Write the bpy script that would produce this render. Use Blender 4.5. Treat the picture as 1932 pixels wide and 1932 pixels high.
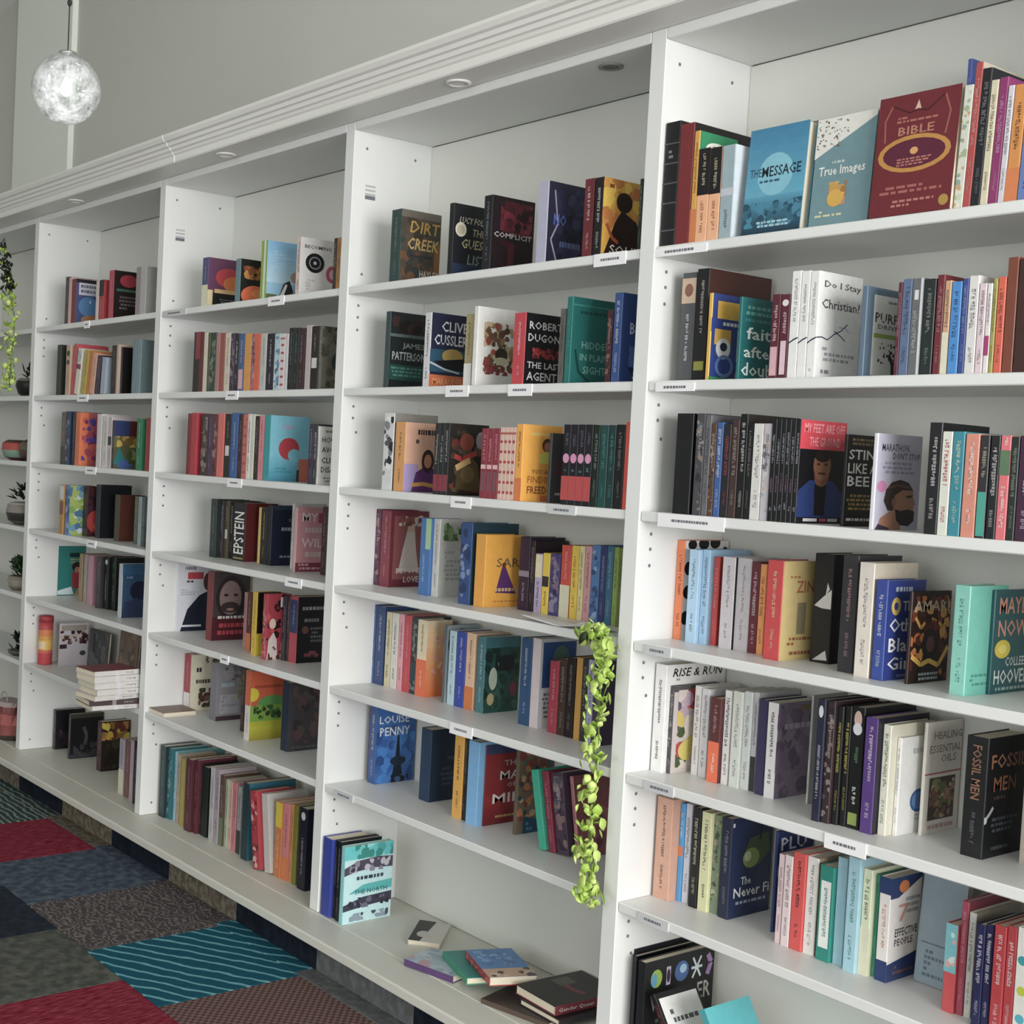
import bpy, bmesh, math, random
from mathutils import Vector, Matrix

for _o in list(bpy.data.objects):
    bpy.data.objects.remove(_o, do_unlink=True)
SC = bpy.context.scene
COL = SC.collection

# ------------------------------------------------------------------ camera
FPX, PCX = 2512.4062, 640.0
CPOS = (5.997, -2.4427, 1.6222)
YAW, PITCH, ROLL = 0.9533, -0.0418, 0.0482
_cy, _sy, _cp, _sp = math.cos(YAW), math.sin(YAW), math.cos(PITCH), math.sin(PITCH)
_f = Vector((-_sy * _cp, _cy * _cp, _sp)); _r = Vector((_cy, _sy, 0)); _u = _r.cross(_f)
_c, _s = math.cos(ROLL), math.sin(ROLL)
_r2 = _c * _r + _s * _u; _u2 = -_s * _r + _c * _u
_cd = bpy.data.cameras.new('camera'); CAM = bpy.data.objects.new('camera', _cd); COL.objects.link(CAM)
_cd.sensor_width = 36.0; _cd.sensor_fit = 'HORIZONTAL'; _cd.lens = FPX / 1932 * 36
_cd.shift_x = (966 - PCX) / 1932; _cd.clip_start = 0.05
CAM.matrix_world = Matrix(((_r2.x, _u2.x, -_f.x, CPOS[0]), (_r2.y, _u2.y, -_f.y, CPOS[1]), (_r2.z, _u2.z, -_f.z, CPOS[2]), (0, 0, 0, 1)))
SC.camera = CAM

# ------------------------------------------------------------------ world, lights, exposure
W_ = bpy.data.worlds.new('sky'); SC.world = W_; W_.use_nodes = True
_bg = W_.node_tree.nodes['Background']; _bg.inputs[0].default_value = (0.80, 0.88, 1.0, 1); _bg.inputs[1].default_value = 1.2
def area(name, loc, target, sx, sy, power, col=(1, 1, 1)):
    d = bpy.data.lights.new(name, 'AREA'); d.shape = 'RECTANGLE'; d.size = sx; d.size_y = sy; d.energy = power; d.color = col
    o = bpy.data.objects.new(name, d); COL.objects.link(o); o.location = loc
    o.rotation_euler = (Vector(target) - Vector(loc)).to_track_quat('-Z', 'Y').to_euler(); return o
# daylight entering by the shop windows: one in the right-hand wall, one in the front wall behind the camera
area('window_daylight', (11.93, -2.35, 1.85), (5.0, -2.35, 1.8), 4.3, 2.6, 640, (1.0, 0.985, 0.975))
area('window_daylight_front', (4.4, -5.85, 1.75), (4.4, -4.0, 1.65), 4.6, 2.5, 55, (1.0, 0.98, 0.965))
SC.view_settings.view_transform = 'Standard'; SC.view_settings.look = 'None'
SC.view_settings.gamma = 1.0; SC.view_settings.use_curve_mapping = False
SC.view_settings.exposure = 0.0

# ------------------------------------------------------------------ helpers
def s2l(c): return c / 12.92 if c <= 0.04045 else ((c + 0.055) / 1.055) ** 2.4
def hexc(h):
    if isinstance(h, tuple): return h
    return tuple(s2l(int(h[i:i + 2], 16) / 255) for i in (0, 2, 4))
def lum(h): return sum(int(h[i:i + 2], 16) * w for i, w in ((0, .3), (2, .59), (4, .11))) / 255
def mix(a, b, f): return ''.join('%02x' % round(int(a[i:i + 2], 16) * (1 - f) + int(b[i:i + 2], 16) * f) for i in (0, 2, 4))

def mat(name, col, rough=.5, bump=0, bscale=40, vary=0, vscale=6, spec=.5, coat=0, metal=0):
    m = bpy.data.materials.new(name); m.use_nodes = True; nt = m.node_tree; b = nt.nodes['Principled BSDF']
    c = hexc(col); b.inputs['Base Color'].default_value = (*c, 1); b.inputs['Roughness'].default_value = rough
    b.inputs['Specular IOR Level'].default_value = spec; b.inputs['Coat Weight'].default_value = coat; b.inputs['Metallic'].default_value = metal
    tc = nt.nodes.new('ShaderNodeTexCoord')
    if vary:
        n = nt.nodes.new('ShaderNodeTexNoise'); n.inputs['Scale'].default_value = vscale; n.inputs['Detail'].default_value = 4
        nt.links.new(tc.outputs['Object'], n.inputs['Vector'])
        r = nt.nodes.new('ShaderNodeMix'); r.data_type = 'RGBA'
        r.inputs[6].default_value = (*[x * (1 - vary) for x in c], 1); r.inputs[7].default_value = (*[min(1, x * (1 + vary)) for x in c], 1)
        nt.links.new(n.outputs['Fac'], r.inputs[0]); nt.links.new(r.outputs[2], b.inputs['Base Color'])
    if bump:
        n = nt.nodes.new('ShaderNodeTexNoise'); n.inputs['Scale'].default_value = bscale; n.inputs['Detail'].default_value = 3
        nt.links.new(tc.outputs['Object'], n.inputs['Vector'])
        bp = nt.nodes.new('ShaderNodeBump'); bp.inputs['Strength'].default_value = bump; bp.inputs['Distance'].default_value = .002
        nt.links.new(n.outputs['Fac'], bp.inputs['Height']); nt.links.new(bp.outputs[0], b.inputs['Normal'])
    return m
def attr_mat(name, rough, coat=0):
    m = bpy.data.materials.new(name); m.use_nodes = True; nt = m.node_tree; b = nt.nodes['Principled BSDF']
    a = nt.nodes.new('ShaderNodeAttribute'); a.attribute_name = 'Col'
    n = nt.nodes.new('ShaderNodeTexNoise'); n.inputs['Scale'].default_value = 55; tc = nt.nodes.new('ShaderNodeTexCoord')
    nt.links.new(tc.outputs['Object'], n.inputs['Vector'])
    mr = nt.nodes.new('ShaderNodeMapRange'); mr.inputs[3].default_value = .9; mr.inputs[4].default_value = 1.08
    nt.links.new(n.outputs['Fac'], mr.inputs[0])
    v = nt.nodes.new('ShaderNodeVectorMath'); v.operation = 'SCALE'
    nt.links.new(a.outputs['Color'], v.inputs[0]); nt.links.new(mr.outputs[0], v.inputs['Scale'])
    hs = nt.nodes.new('ShaderNodeHueSaturation'); hs.inputs['Saturation'].default_value = .9; hs.inputs['Value'].default_value = .95
    nt.links.new(v.outputs[0], hs.inputs['Color']); nt.links.new(hs.outputs[0], b.inputs['Base Color'])
    b.inputs['Roughness'].default_value = rough; b.inputs['Coat Weight'].default_value = coat; b.inputs['Specular IOR Level'].default_value = .4
    return m

class MB:
    def __init__(s): s.v = []; s.f = []; s.c = []
    def poly(s, pts, col='ffffff'):
        n = len(s.v); s.v += [tuple(p) for p in pts]; s.f.append(tuple(range(n, n + len(pts)))); s.c.append(col)
    def add(s, v, f, col='ffffff'):
        n = len(s.v); s.v += [tuple(p) for p in v]
        for q in f: s.f.append(tuple(i + n for i in q)); s.c.append(col)
    def box(s, x0, y0, z0, x1, y1, z1, col='ffffff'):
        v = [(x0, y0, z0), (x1, y0, z0), (x1, y1, z0), (x0, y1, z0), (x0, y0, z1), (x1, y0, z1), (x1, y1, z1), (x0, y1, z1)]
        s.add(v, [(3, 2, 1, 0), (4, 5, 6, 7), (0, 1, 5, 4), (1, 2, 6, 5), (2, 3, 7, 6), (3, 0, 4, 7)], col)
    def bbox(s, x0, y0, z0, x1, y1, z1, b=.0015, col='ffffff'):
        """box with chamfered edges"""
        bm = bmesh.new(); bmesh.ops.create_cube(bm, size=1)
        for v in bm.verts: v.co = Vector((x0 + (v.co.x + .5) * (x1 - x0), y0 + (v.co.y + .5) * (y1 - y0), z0 + (v.co.z + .5) * (z1 - z0)))
        bmesh.ops.bevel(bm, geom=bm.edges[:], offset=b, segments=1, affect='EDGES')
        bm.verts.ensure_lookup_table(); bm.verts.index_update()
        s.add([v.co for v in bm.verts], [[v.index for v in f.verts] for f in bm.faces], col); bm.free()
    def prism_x(s, prof, x0, x1, col='ffffff'):
        """profile of (y, z) points (counter-clockwise seen from +X) extruded along X"""
        n = len(prof); v = [(x0, y, z) for y, z in prof] + [(x1, y, z) for y, z in prof]
        f = [(i, i + n, (i + 1) % n + n, (i + 1) % n) for i in range(n)] + [tuple(range(n)), tuple(range(2 * n - 1, n - 1, -1))]
        s.add(v, f, col)
    def lathe(s, prof, cx=0, cy=0, n=24, col='ffffff', cols=None):
        base = len(s.v)
        for r, z in prof:
            for i in range(n):
                a = 2 * math.pi * i / n; s.v.append((cx + r * math.cos(a), cy + r * math.sin(a), z))
        for k in range(len(prof) - 1):
            for i in range(n):
                j = (i + 1) % n
                s.f.append((base + k * n + i, base + k * n + j, base + (k + 1) * n + j, base + (k + 1) * n + i)); s.c.append(cols[k] if cols else col)
        s.f.append(tuple(base + i for i in reversed(range(n)))); s.c.append(cols[0] if cols else col)
        s.f.append(tuple(base + (len(prof) - 1) * n + i for i in range(n))); s.c.append(cols[-1] if cols else col)
    def tube(s, pts, r, n=6, col='ffffff'):
        base = len(s.v); m = len(pts)
        for k, p in enumerate(pts):
            p = Vector(p); d = (Vector(pts[min(k + 1, m - 1)]) - Vector(pts[max(k - 1, 0)])).normalized()
            a = d.orthogonal().normalized(); b = d.cross(a)
            for i in range(n):
                t = 2 * math.pi * i / n; s.v.append(tuple(p + r * (math.cos(t) * a + math.sin(t) * b)))
        for k in range(m - 1):
            for i in range(n):
                j = (i + 1) % n; s.f.append((base + k * n + i, base + k * n + j, base + (k + 1) * n + j, base + (k + 1) * n + i)); s.c.append(col)
        s.f.append(tuple(base + i for i in reversed(range(n)))); s.c.append(col)
        s.f.append(tuple(base + (m - 1) * n + i for i in range(n))); s.c.append(col)
    def mesh(s, name, material=None, smooth=False, colour=False):
        me = bpy.data.meshes.new(name); me.from_pydata(s.v, [], s.f)
        if colour:
            at = me.attributes.new('Col', 'FLOAT_COLOR', 'CORNER'); buf = []
            for p, c in zip(me.polygons, s.c): buf += [*hexc(c), 1.0] * p.loop_total
            at.data.foreach_set('color', buf)
        if material: me.materials.append(material)
        if smooth: me.polygons.foreach_set('use_smooth', [True] * len(me.polygons))
        me.update(); return me
    def build(s, name, material, parent=None, smooth=False, colour=False):
        return link(name, s.mesh(name, material, smooth, colour), parent)
def link(name, data, parent=None):
    o = bpy.data.objects.new(name, data); COL.objects.link(o)
    if parent: o.parent = parent
    return o
def tag(o, label=None, cat=None, group=None, kind=None):
    if label: o['label'] = label
    if cat: o['category'] = cat
    if group: o['group'] = group
    if kind: o['kind'] = kind
    return o
def empty(name, loc=(0, 0, 0), rz=0):
    o = link(name, None); o.location = loc; o.rotation_euler = (0, 0, rz); o.empty_display_size = .05; return o

# ------------------------------------------------------------------ materials
M_WHITE = mat('white_laminate', 'e3e4e2', .38, bump=.03, bscale=25, vary=.015, vscale=3)
M_BACK = mat('white_shaded_back', 'dadbd4', .5, vary=.015, vscale=3)  # bookcase white darkened: some shade inside the bays is put into this colour
M_BOARD = mat('offwhite_painted_wood', 'd3d2c8', .45, bump=.10, bscale=18, vary=.04, vscale=9)
M_TRIM = mat('painted_moulding', 'e8e7e1', .45, bump=.04, bscale=30)
M_WALL = mat('grey_wall_paint', 'c6c7bf', .8, bump=.05, bscale=60, vary=.02)
M_PILLAR = mat('pale_wall_paint', 'e6eae2', .8, bump=.05, bscale=60)
M_CEIL = mat('ceiling_paint', 'e8e8e4', .85)
M_HOLE = mat('peg_hole_dark', '75767a', .6)
M_TAG = mat('paper_tag', 'f1f1f2', .55)
M_TAGG = mat('frosted_tag', 'cdced0', .35)
M_INK = mat('tag_ink', '6e7076', .6)
M_FAINT = mat('faint_ink', 'b4b5b6', .6)
M_PAGE = mat('page_paper', 'ddd3bd', .8, bump=.25, bscale=300, vary=.05, vscale=120)
M_BOOK = attr_mat('printed_book_cover', .42, .05)
M_OBJ = attr_mat('painted_ornament', .5)
M_METAL = mat('brushed_metal', 'b9bab8', .35, metal=.8)
M_CORD = mat('dark_cord', '2c2b2a', .6)
M_STEM = mat('vine_stem', '6d8a34', .6)
# ------------------------------------------------------------------ setting
BW, TH, DEP = 1.26, 0.0476, 0.312            # bay pitch, upright thickness, depth
ZT, ZB = 2.6475, 0.15                        # underside of top, top of base board
ZS = {1: 2.1577, 2: 1.838, 3: 1.5252, 4: 1.2111, 5: 0.8883, 6: 0.5712, 7: 0.15}
XL, XR = -2.6, 12.0
CEIL = 4.04
YB = DEP + 0.02
m = MB(); m.box(XL, -5.9, -.06, XR, YB, -.006); FLOOR = tag(m.build('floor', mat('screed', '4b4a4a', .9)), kind='structure')
m = MB(); m.box(XL, -5.9, CEIL, XR, YB, CEIL + .1); tag(m.build('ceiling', M_CEIL), kind='structure')
m = MB(); m.box(XL - .1, YB, 0, XR + .1, YB + .12, CEIL); tag(m.build('wall_back', M_WALL), kind='structure')
m = MB(); m.box(XL - .1, -5.9, 0, XL, YB, CEIL); tag(m.build('wall_left', M_WALL), kind='structure')
m = MB(); m.box(-1.13, .302, ZT + .12, -.39, YB, CEIL); tag(m.build('trim_1', M_PILLAR), kind='structure')
# right-hand wall and front wall, each with a wide shop window
m = MB()
m.box(XR, -5.9, 0, XR + .15, YB, .4); m.box(XR, -5.9, 3.1, XR + .15, YB, CEIL); m.box(XR, -5.9, .4, XR + .15, -4.6, 3.1); m.box(XR, -.2, .4, XR + .15, YB, 3.1)
tag(m.build('wall_right', M_PILLAR), kind='structure')
m = MB()
m.box(XL, -6.05, 0, XR, -5.9, .4); m.box(XL, -6.05, 3.1, XR, -5.9, CEIL); m.box(XL, -6.05, .4, 2.0, -5.9, 3.1); m.box(6.8, -6.05, .4, XR, -5.9, 3.1)
tag(m.build('wall_front', M_PILLAR), kind='structure')
def glass():
    g = bpy.data.materials.new('window_glass'); g.use_nodes = True; nt = g.node_tree
    for n in list(nt.nodes): nt.nodes.remove(n)
    o = nt.nodes.new('ShaderNodeOutputMaterial'); t = nt.nodes.new('ShaderNodeBsdfTransparent'); gl = nt.nodes.new('ShaderNodeBsdfGlossy'); gl.inputs['Roughness'].default_value = .02
    x = nt.nodes.new('ShaderNodeMixShader'); x.inputs[0].default_value = .07
    nt.links.new(t.outputs[0], x.inputs[1]); nt.links.new(gl.outputs[0], x.inputs[2]); nt.links.new(x.outputs[0], o.inputs[0]); return g
M_GLASS = glass()
def window(name, pts, horiz):
    f = MB(); a0, a1 = pts
    def bx(p0, p1, z0, z1, e=.04):
        if horiz: f.box(p0, -5.97 - e, z0, p1, -5.97 + e, z1)
        else: f.box(XR + .07 - e, p0, z0, XR + .07 + e, p1, z1)
    bx(a0, a1, .4, .47); bx(a0, a1, 3.03, 3.1); n = 3
    for i in range(n + 1):
        c = a0 + (a1 - a0) * i / n; bx(max(a0, c - .035), min(a1, c + .035), .4, 3.1)
    w = tag(f.build(name, M_TRIM), kind='structure')
    for i in range(n):
        g = MB(); c0, c1 = a0 + (a1 - a0) * i / n, a0 + (a1 - a0) * (i + 1) / n
        if horiz: g.box(c0, -5.975, .45, c1, -5.969, 3.05)
        else: g.box(XR + .067, c0, .45, XR + .073, c1, 3.05)
        g.build('pane', M_GLASS, w)
window('window_1', (-4.6, -.2), False); window('window_2', (2.0, 6.8), True)

# carpet tiles
def carpet(name, a, b, kind, scale=30, c3=None):
    m = bpy.data.materials.new(name); m.use_nodes = True; nt = m.node_tree; p = nt.nodes['Principled BSDF']; p.inputs['Roughness'].default_value = .95; p.inputs['Specular IOR Level'].default_value = .1
    tc = nt.nodes.new('ShaderNodeTexCoord')
    if kind == 'streak':
        t = nt.nodes.new('ShaderNodeTexWave'); t.inputs['Scale'].default_value = scale; t.inputs['Distortion'].default_value = 3.5; t.inputs['Detail'].default_value = 3; t.inputs['Detail Scale'].default_value = .8; t.inputs['Detail Roughness'].default_value = .6; t.bands_direction = 'Y'; o = t.outputs['Fac']
    elif kind == 'wave':
        t = nt.nodes.new('ShaderNodeTexWave'); t.inputs['Scale'].default_value = scale; t.inputs['Distortion'].default_value = 5; t.inputs['Detail'].default_value = 2.5; t.inputs['Detail Scale'].default_value = 1.2; t.bands_direction = 'Y'; o = t.outputs['Fac']
    elif kind == 'swirl':
        t = nt.nodes.new('ShaderNodeTexWave'); t.wave_type = 'RINGS'; t.inputs['Scale'].default_value = scale; t.inputs['Distortion'].default_value = 14; t.inputs['Detail'].default_value = 2; t.inputs['Detail Scale'].default_value = 1.6; o = t.outputs['Fac']
    elif kind == 'dots':
        t = nt.nodes.new('ShaderNodeTexChecker'); t.inputs['Scale'].default_value = scale; o = t.outputs['Fac']
    else:
        t = nt.nodes.new('ShaderNodeTexNoise'); t.inputs['Scale'].default_value = scale; t.inputs['Detail'].default_value = 5; o = t.outputs['Fac']
    nt.links.new(tc.outputs['Object'], t.inputs['Vector'])
    if kind == 'streak':
        mp = nt.nodes.new('ShaderNodeMapping'); mp.inputs['Rotation'].default_value = (0, 0, -.72); mp.inputs['Scale'].default_value = (1, 1.3, 1); nt.links.new(tc.outputs['Object'], mp.inputs['Vector']); nt.links.new(mp.outputs[0], t.inputs['Vector'])
    if kind == 'fleck':
        mp = nt.nodes.new('ShaderNodeMapping'); mp.inputs['Scale'].default_value = (6, 1, 1); nt.links.new(tc.outputs['Object'], mp.inputs['Vector']); nt.links.new(mp.outputs[0], t.inputs['Vector'])
    r = nt.nodes.new('ShaderNodeValToRGB'); r.color_ramp.elements[0].color = (*hexc(a), 1); r.color_ramp.elements[1].color = (*hexc(b), 1)
    lo, hi = {'streak': (.80, 1.0), 'wave': (.62, .92), 'swirl': (.45, .95), 'dots': (.4, .6)}.get(kind, (.40, .72)); r.color_ramp.elements[0].position = lo; r.color_ramp.elements[1].position = hi
    nt.links.new(o, r.inputs[0])
    n2 = nt.nodes.new('ShaderNodeTexNoise'); n2.inputs['Scale'].default_value = 260; nt.links.new(tc.outputs['Object'], n2.inputs['Vector'])
    mr = nt.nodes.new('ShaderNodeMapRange'); mr.inputs[3].default_value = .72; mr.inputs[4].default_value = 1.25; nt.links.new(n2.outputs['Fac'], mr.inputs[0])
    v = nt.nodes.new('ShaderNodeVectorMath'); v.operation = 'SCALE'; nt.links.new(r.outputs[0], v.inputs[0]); nt.links.new(mr.outputs[0], v.inputs['Scale']); nt.links.new(v.outputs[0], p.inputs['Base Color'])
    bp = nt.nodes.new('ShaderNodeBump'); bp.inputs['Strength'].default_value = .5; bp.inputs['Distance'].default_value = .003; nt.links.new(n2.outputs['Fac'], bp.inputs['Height']); nt.links.new(bp.outputs[0], p.inputs['Normal'])
    return m
CT = dict(teal=carpet('carpet_teal_streak', '1f5668', '7ab4bc', 'streak', 5), red=carpet('carpet_crimson', '701c2e', 'a04a58', 'fleck', 22), navy=carpet('carpet_navy', '262c36', '323a46', 'noise', 30),
          slate=carpet('carpet_slate_blue', '3f4a58', '66717c', 'noise', 26), swirl=carpet('carpet_grey_swirl', '4d4848', '7a7473', 'swirl', 13), olive=carpet('carpet_grey_green', '4a4d48', '6c6e66', 'noise', 24),
          mauve=carpet('carpet_mauve_weave', '54423f', '7f6662', 'dots', 78), tan=carpet('carpet_tan_fleck', '5c554a', '8a8272', 'noise', 40), leaf=carpet('carpet_leaf', '3a4a4a', '8a9690', 'wave', 10),
          ink=carpet('carpet_ink', '191e27', '252b36', 'noise', 30), ash=carpet('carpet_ash', '5d605e', '74777a', 'noise', 35))
TP = .492
mt = MB(); mt.bbox(-TP / 2 + .001, -TP / 2 + .001, -.006, TP / 2 - .001, TP / 2 - .001, .001, .002)
TILE = {}
for k, mm in CT.items(): TILE[k] = mt.mesh('carpet_tile_' + k, mm)
strips = [(-.12 + TP / 2, 2.11, {0: 'teal', -1: 'swirl', -2: 'slate', -3: 'tan', -4: 'leaf', 1: 'ash', 2: 'tan'}),
          (-.12 - TP / 2, 2.14, {0: 'teal', 1: 'mauve', -1: 'swirl', -2: 'slate', -3: 'red', -4: 'leaf', -5: 'olive'}),
          (-.12 - TP * 1.5, 2.403, {0: 'red', -1: 'olive', -2: 'navy', -3: 'slate', -4: 'tan', 1: 'ash'}),
          (-.12 - TP * 2.5, 2.15, {0: 'slate', 1: 'mauve', -1: 'red'}), (-.12 - TP * 3.5, 2.4, {}), (-.12 - TP * 4.5, 2.15, {}), (-.12 - TP * 5.5, 2.4, {})]
rnd = random.Random(5); keys = list(CT)
for cy, x0, mp in strips:
    for i in range(-9, 8):
        k = mp.get(i) or rnd.choice(keys)
        o = link('carpet_tile', TILE[k], FLOOR); o.location = (x0 + (i + .5) * TP, cy, 0); o.rotation_euler = (0, 0, 0)

# base: deep painted base board on a recessed kick faced with carpet strips
BX0, BX1 = -1.26 - TH / 2, 5.04 + TH / 2
m = MB(); m.prism_x([(YB, .152), (-.004, .152), (-.004, .15), (-.128, .15), (-.134, .146), (-.134, .123), (-.130, .120), (YB, .120)][::-1], BX0, BX1)
BASE = tag(m.build('trim_2', M_BOARD), kind='structure')
m = MB(); m.box(BX0, -.045, 0.0012, BX1, YB, .119); KICK = tag(m.build('baseboard_back', mat('kick_timber', '2b2a2a', .9)), kind='structure')
kick = {0: 'ink', -1: 'tan', -2: 'ink', -3: 'tan', -4: 'ink', 1: 'ash', 2: 'ink', 3: 'tan', -5: 'tan', -6: 'ink', 4: 'ash', 5: 'ink'}
mk = {}
for i, k in kick.items():
    if k not in mk:
        q = MB(); q.bbox(-TP / 2 + .001, -.052, .0015, TP / 2 - .001, -.0445, .119, .002); mk[k] = q.mesh('kick_tile_' + k, CT[k])
    o = link('kick_tile', mk[k], KICK); o.location = (2.11 + (i + .5) * TP + .02, 0, 0)

# crown moulding over a soffit with recessed downlights
cr = [(0.0, ZT + .027), (-.112, ZT + .027), (-.116, ZT + .031), (-.116, ZT + .052), (-.122, ZT + .056), (-.126, ZT + .064), (-.134, ZT + .067), (-.138, ZT + .078), (-.146, ZT + .081), (-.150, ZT + .092), (-.160, ZT + .096), (-.168, ZT + .108), (-.168, ZT + .118), (YB, ZT + .118), (YB, ZT + .027)]
cr = cr[::-1]
for n_, (xa, xb) in enumerate(((-1.9, 1.557), (1.563, 5.2))):
    m = MB(); m.prism_x(cr, xa, xb); tag(m.build('trim_%d' % (3 + n_), M_TRIM), kind='structure')
m = MB(); m.prism_x([(a - (.0015 if a < YB else 0), b) for a, b in cr], 1.5567, 1.5633); tag(m.build('trim_5', mat('joint_filler', 'f2f2f0', .5)), kind='structure')

# ------------------------------------------------------------------ bookcase bays
BAYN = {-1: 'far-left ornament bay', 0: 'leftmost book bay', 1: 'second book bay', 2: 'third book bay', 3: 'rightmost bay'}
BAYLAB = {-1: 'white bookcase bay with plants and ornaments at the left picture edge', 0: 'white bookcase bay with books, farthest left, holding the striped canister', 1: 'white bookcase bay with books, second from the left ornament bay',
          2: 'white bookcase bay with trailing ivy at its right post', 3: 'white bookcase bay at the right, nearest the viewer'}
LABELS = [(3,1,3.80,3.958,0),(3,2,3.83,3.946,0),(3,3,3.86,4.054,1),(3,4,3.842,3.923,2),(3,5,3.866,3.955,2),(3,5,4.359,4.455,1),(3,6,3.87,3.963,2),(2,1,3.605,3.711,1),(2,2,3.05,3.149,1),(2,2,3.313,3.405,1),(2,3,3.099,3.185,1),(2,3,3.489,3.589,2),(2,5,3.145,3.241,1),(2,6,2.60,2.702,2),(1,1,2.071,2.172,1),(1,1,1.30,1.484,2),(1,2,1.81,1.896,1),(1,3,1.849,1.949,1),(1,4,2.259,2.359,1),(1,5,1.856,1.913,1),(0,1,0.563,0.618,1),(0,2,0.521,0.632,1),(0,3,0.634,0.742,1),(0,4,0.68,0.772,1)]
q = MB(); q.lathe([(.0045, 0), (.0045, .0008)], n=10); PEG = q.mesh('peg_hole', M_HOLE)
for b in range(-1, 4):
    x0 = b * BW; xa, xb = x0 + TH / 2, x0 + BW - TH / 2
    root = empty('bookcase', (x0 + BW / 2, 0, ZB)); tag(root, BAYLAB[b], 'bookcase', 'bays of the built-in bookcase')
    ox, oz = x0 + BW / 2, ZB
    def part(name, x_0, y_0, z_0, x_1, y_1, z_1, mt=M_WHITE, bev=.002, par=root):
        g = MB(); g.bbox(x_0 - ox, y_0, z_0 - oz, x_1 - ox, y_1, z_1 - oz, bev); return g.build(name, mt, par)
    part('back_panel', xa, DEP, ZB + .003, xb, DEP + .012, ZT - .001, M_BACK)
    part('top_panel', xa + .0005, 0, ZT, xb - .0005, DEP, ZT + .0265)
    sides = [(x0 - TH / 2 + .0004, xa)] + ([(xb, xb + TH - .0004)] if b == 3 else [])
    for k_, (p0, p1) in enumerate(sides):
        sp = part('side_panel', p0, 0, ZB + .003, p1, DEP + .012, ZT + .0265)
        if k_ == 0:
            hz = [(.05, ZT - .05), (.245, ZT - .055), (.052, ZS[1] + .045)]
            for s in range(2, 8):
                hi = ZS[s - 1] - .027
                hz += [(.045, hi - .028), (.045, hi - .065)]
                if s in (3, 5, 7): hz += [(.06, hi - .11)]
                if s in (2, 4, 6): hz += [(.045, hi - .105)]
            hz += [(.05, ZB + .05)]
            for (yy, zz) in hz:
                o = link('peg_hole', PEG, sp); o.location = (p1 - ox, yy, zz - oz); o.rotation_euler = (0, math.pi / 2, 0)
            if b in (1, 2):
                g = MB(); g.box(p1 - ox, .045, 2.435 - oz, p1 - ox + .0006, .095, 2.50 - oz); st = g.build('sticker', M_WHITE, sp)
                for i_ in range(4):
                    g2 = MB(); g2.box(p1 - ox + .0006, .050, 2.44 + .013 * i_ - oz, p1 - ox + .0010, .09, 2.446 + .013 * i_ + (.006 if i_ == 0 else 0) - oz)
                    st2 = g2.build('sticker_line', M_INK if i_ == 0 else M_FAINT, sp)
    for s in range(1, 7):
        sh = part('shelf', xa + .0008, .004, ZS[s] - .024, xb - .0008, DEP - .001, ZS[s], bev=.0025)
        for (lb, ls, l0, l1, kd) in LABELS:
            if lb == b and ls == s:
                dz = {0: (-.026, -.006), 1: (-.032, .0), 2: (-.025, -.002)}[kd]
                g = MB(); g.box(l0 - ox, .0012, ZS[s] + dz[0] - oz, l1 - ox, .0042, ZS[s] + dz[1] - oz); lo = g.build('shelf_label', M_TAGG if kd == 2 else M_TAG, sh)
                w = l1 - l0; r4 = random.Random(int(l0 * 1000)); xx = l0 + w * .22; zc = ZS[s] + (dz[0] + dz[1]) / 2
                g = MB()
                while xx < l1 - w * .25:
                    d = r4.uniform(.003, .009); g.box(xx - ox, .0006, zc - .003 - oz, xx + d - ox, .0013, zc + .003 - oz); xx += d + .0022
                g.build('label_print', M_INK, sh)

# recessed downlights
M_LAMPON = mat('frosted_lens', 'f4f4f0', .3)
for i, x in enumerate((.547, 1.829, 3.102)):
    r = empty('recessed_light', (x, -.052, ZT + .027)); tag(r, ['round recessed soffit light above the leftmost book bay', 'round recessed soffit light above the second book bay', 'round recessed soffit light above the third book bay'][i], 'light', 'recessed lights under the cornice')
    g = MB(); g.lathe([(.036, -.0005), (.036, -.004), (.027, -.0065), (.024, -.004), (.024, -.0005)], n=28); g.build('trim_ring', M_TRIM, r, True)
    g = MB(); g.lathe([(.0235, -.0005), (.0235, -.003), (.012, -.0045), (.002, -.005)], n=24); g.build('lens', M_LAMPON, r, True)
r = empty('cable_grommet', (3.56, .07, ZT)); tag(r, 'grey round cable grommet in the ceiling of the third book bay', 'grommet')
g = MB(); g.lathe([(.032, -.0003), (.032, -.003), (.022, -.004), (.022, -.0003)], n=24); g.build('rim', mat('grey_plastic', '8b8a88', .5), r, True)
g = MB(); g.lathe([(.0215, -.0003), (.0215, -.0015)], n=20); g.build('cap', mat('dark_plastic', '6d6b69', .5), r)
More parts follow.
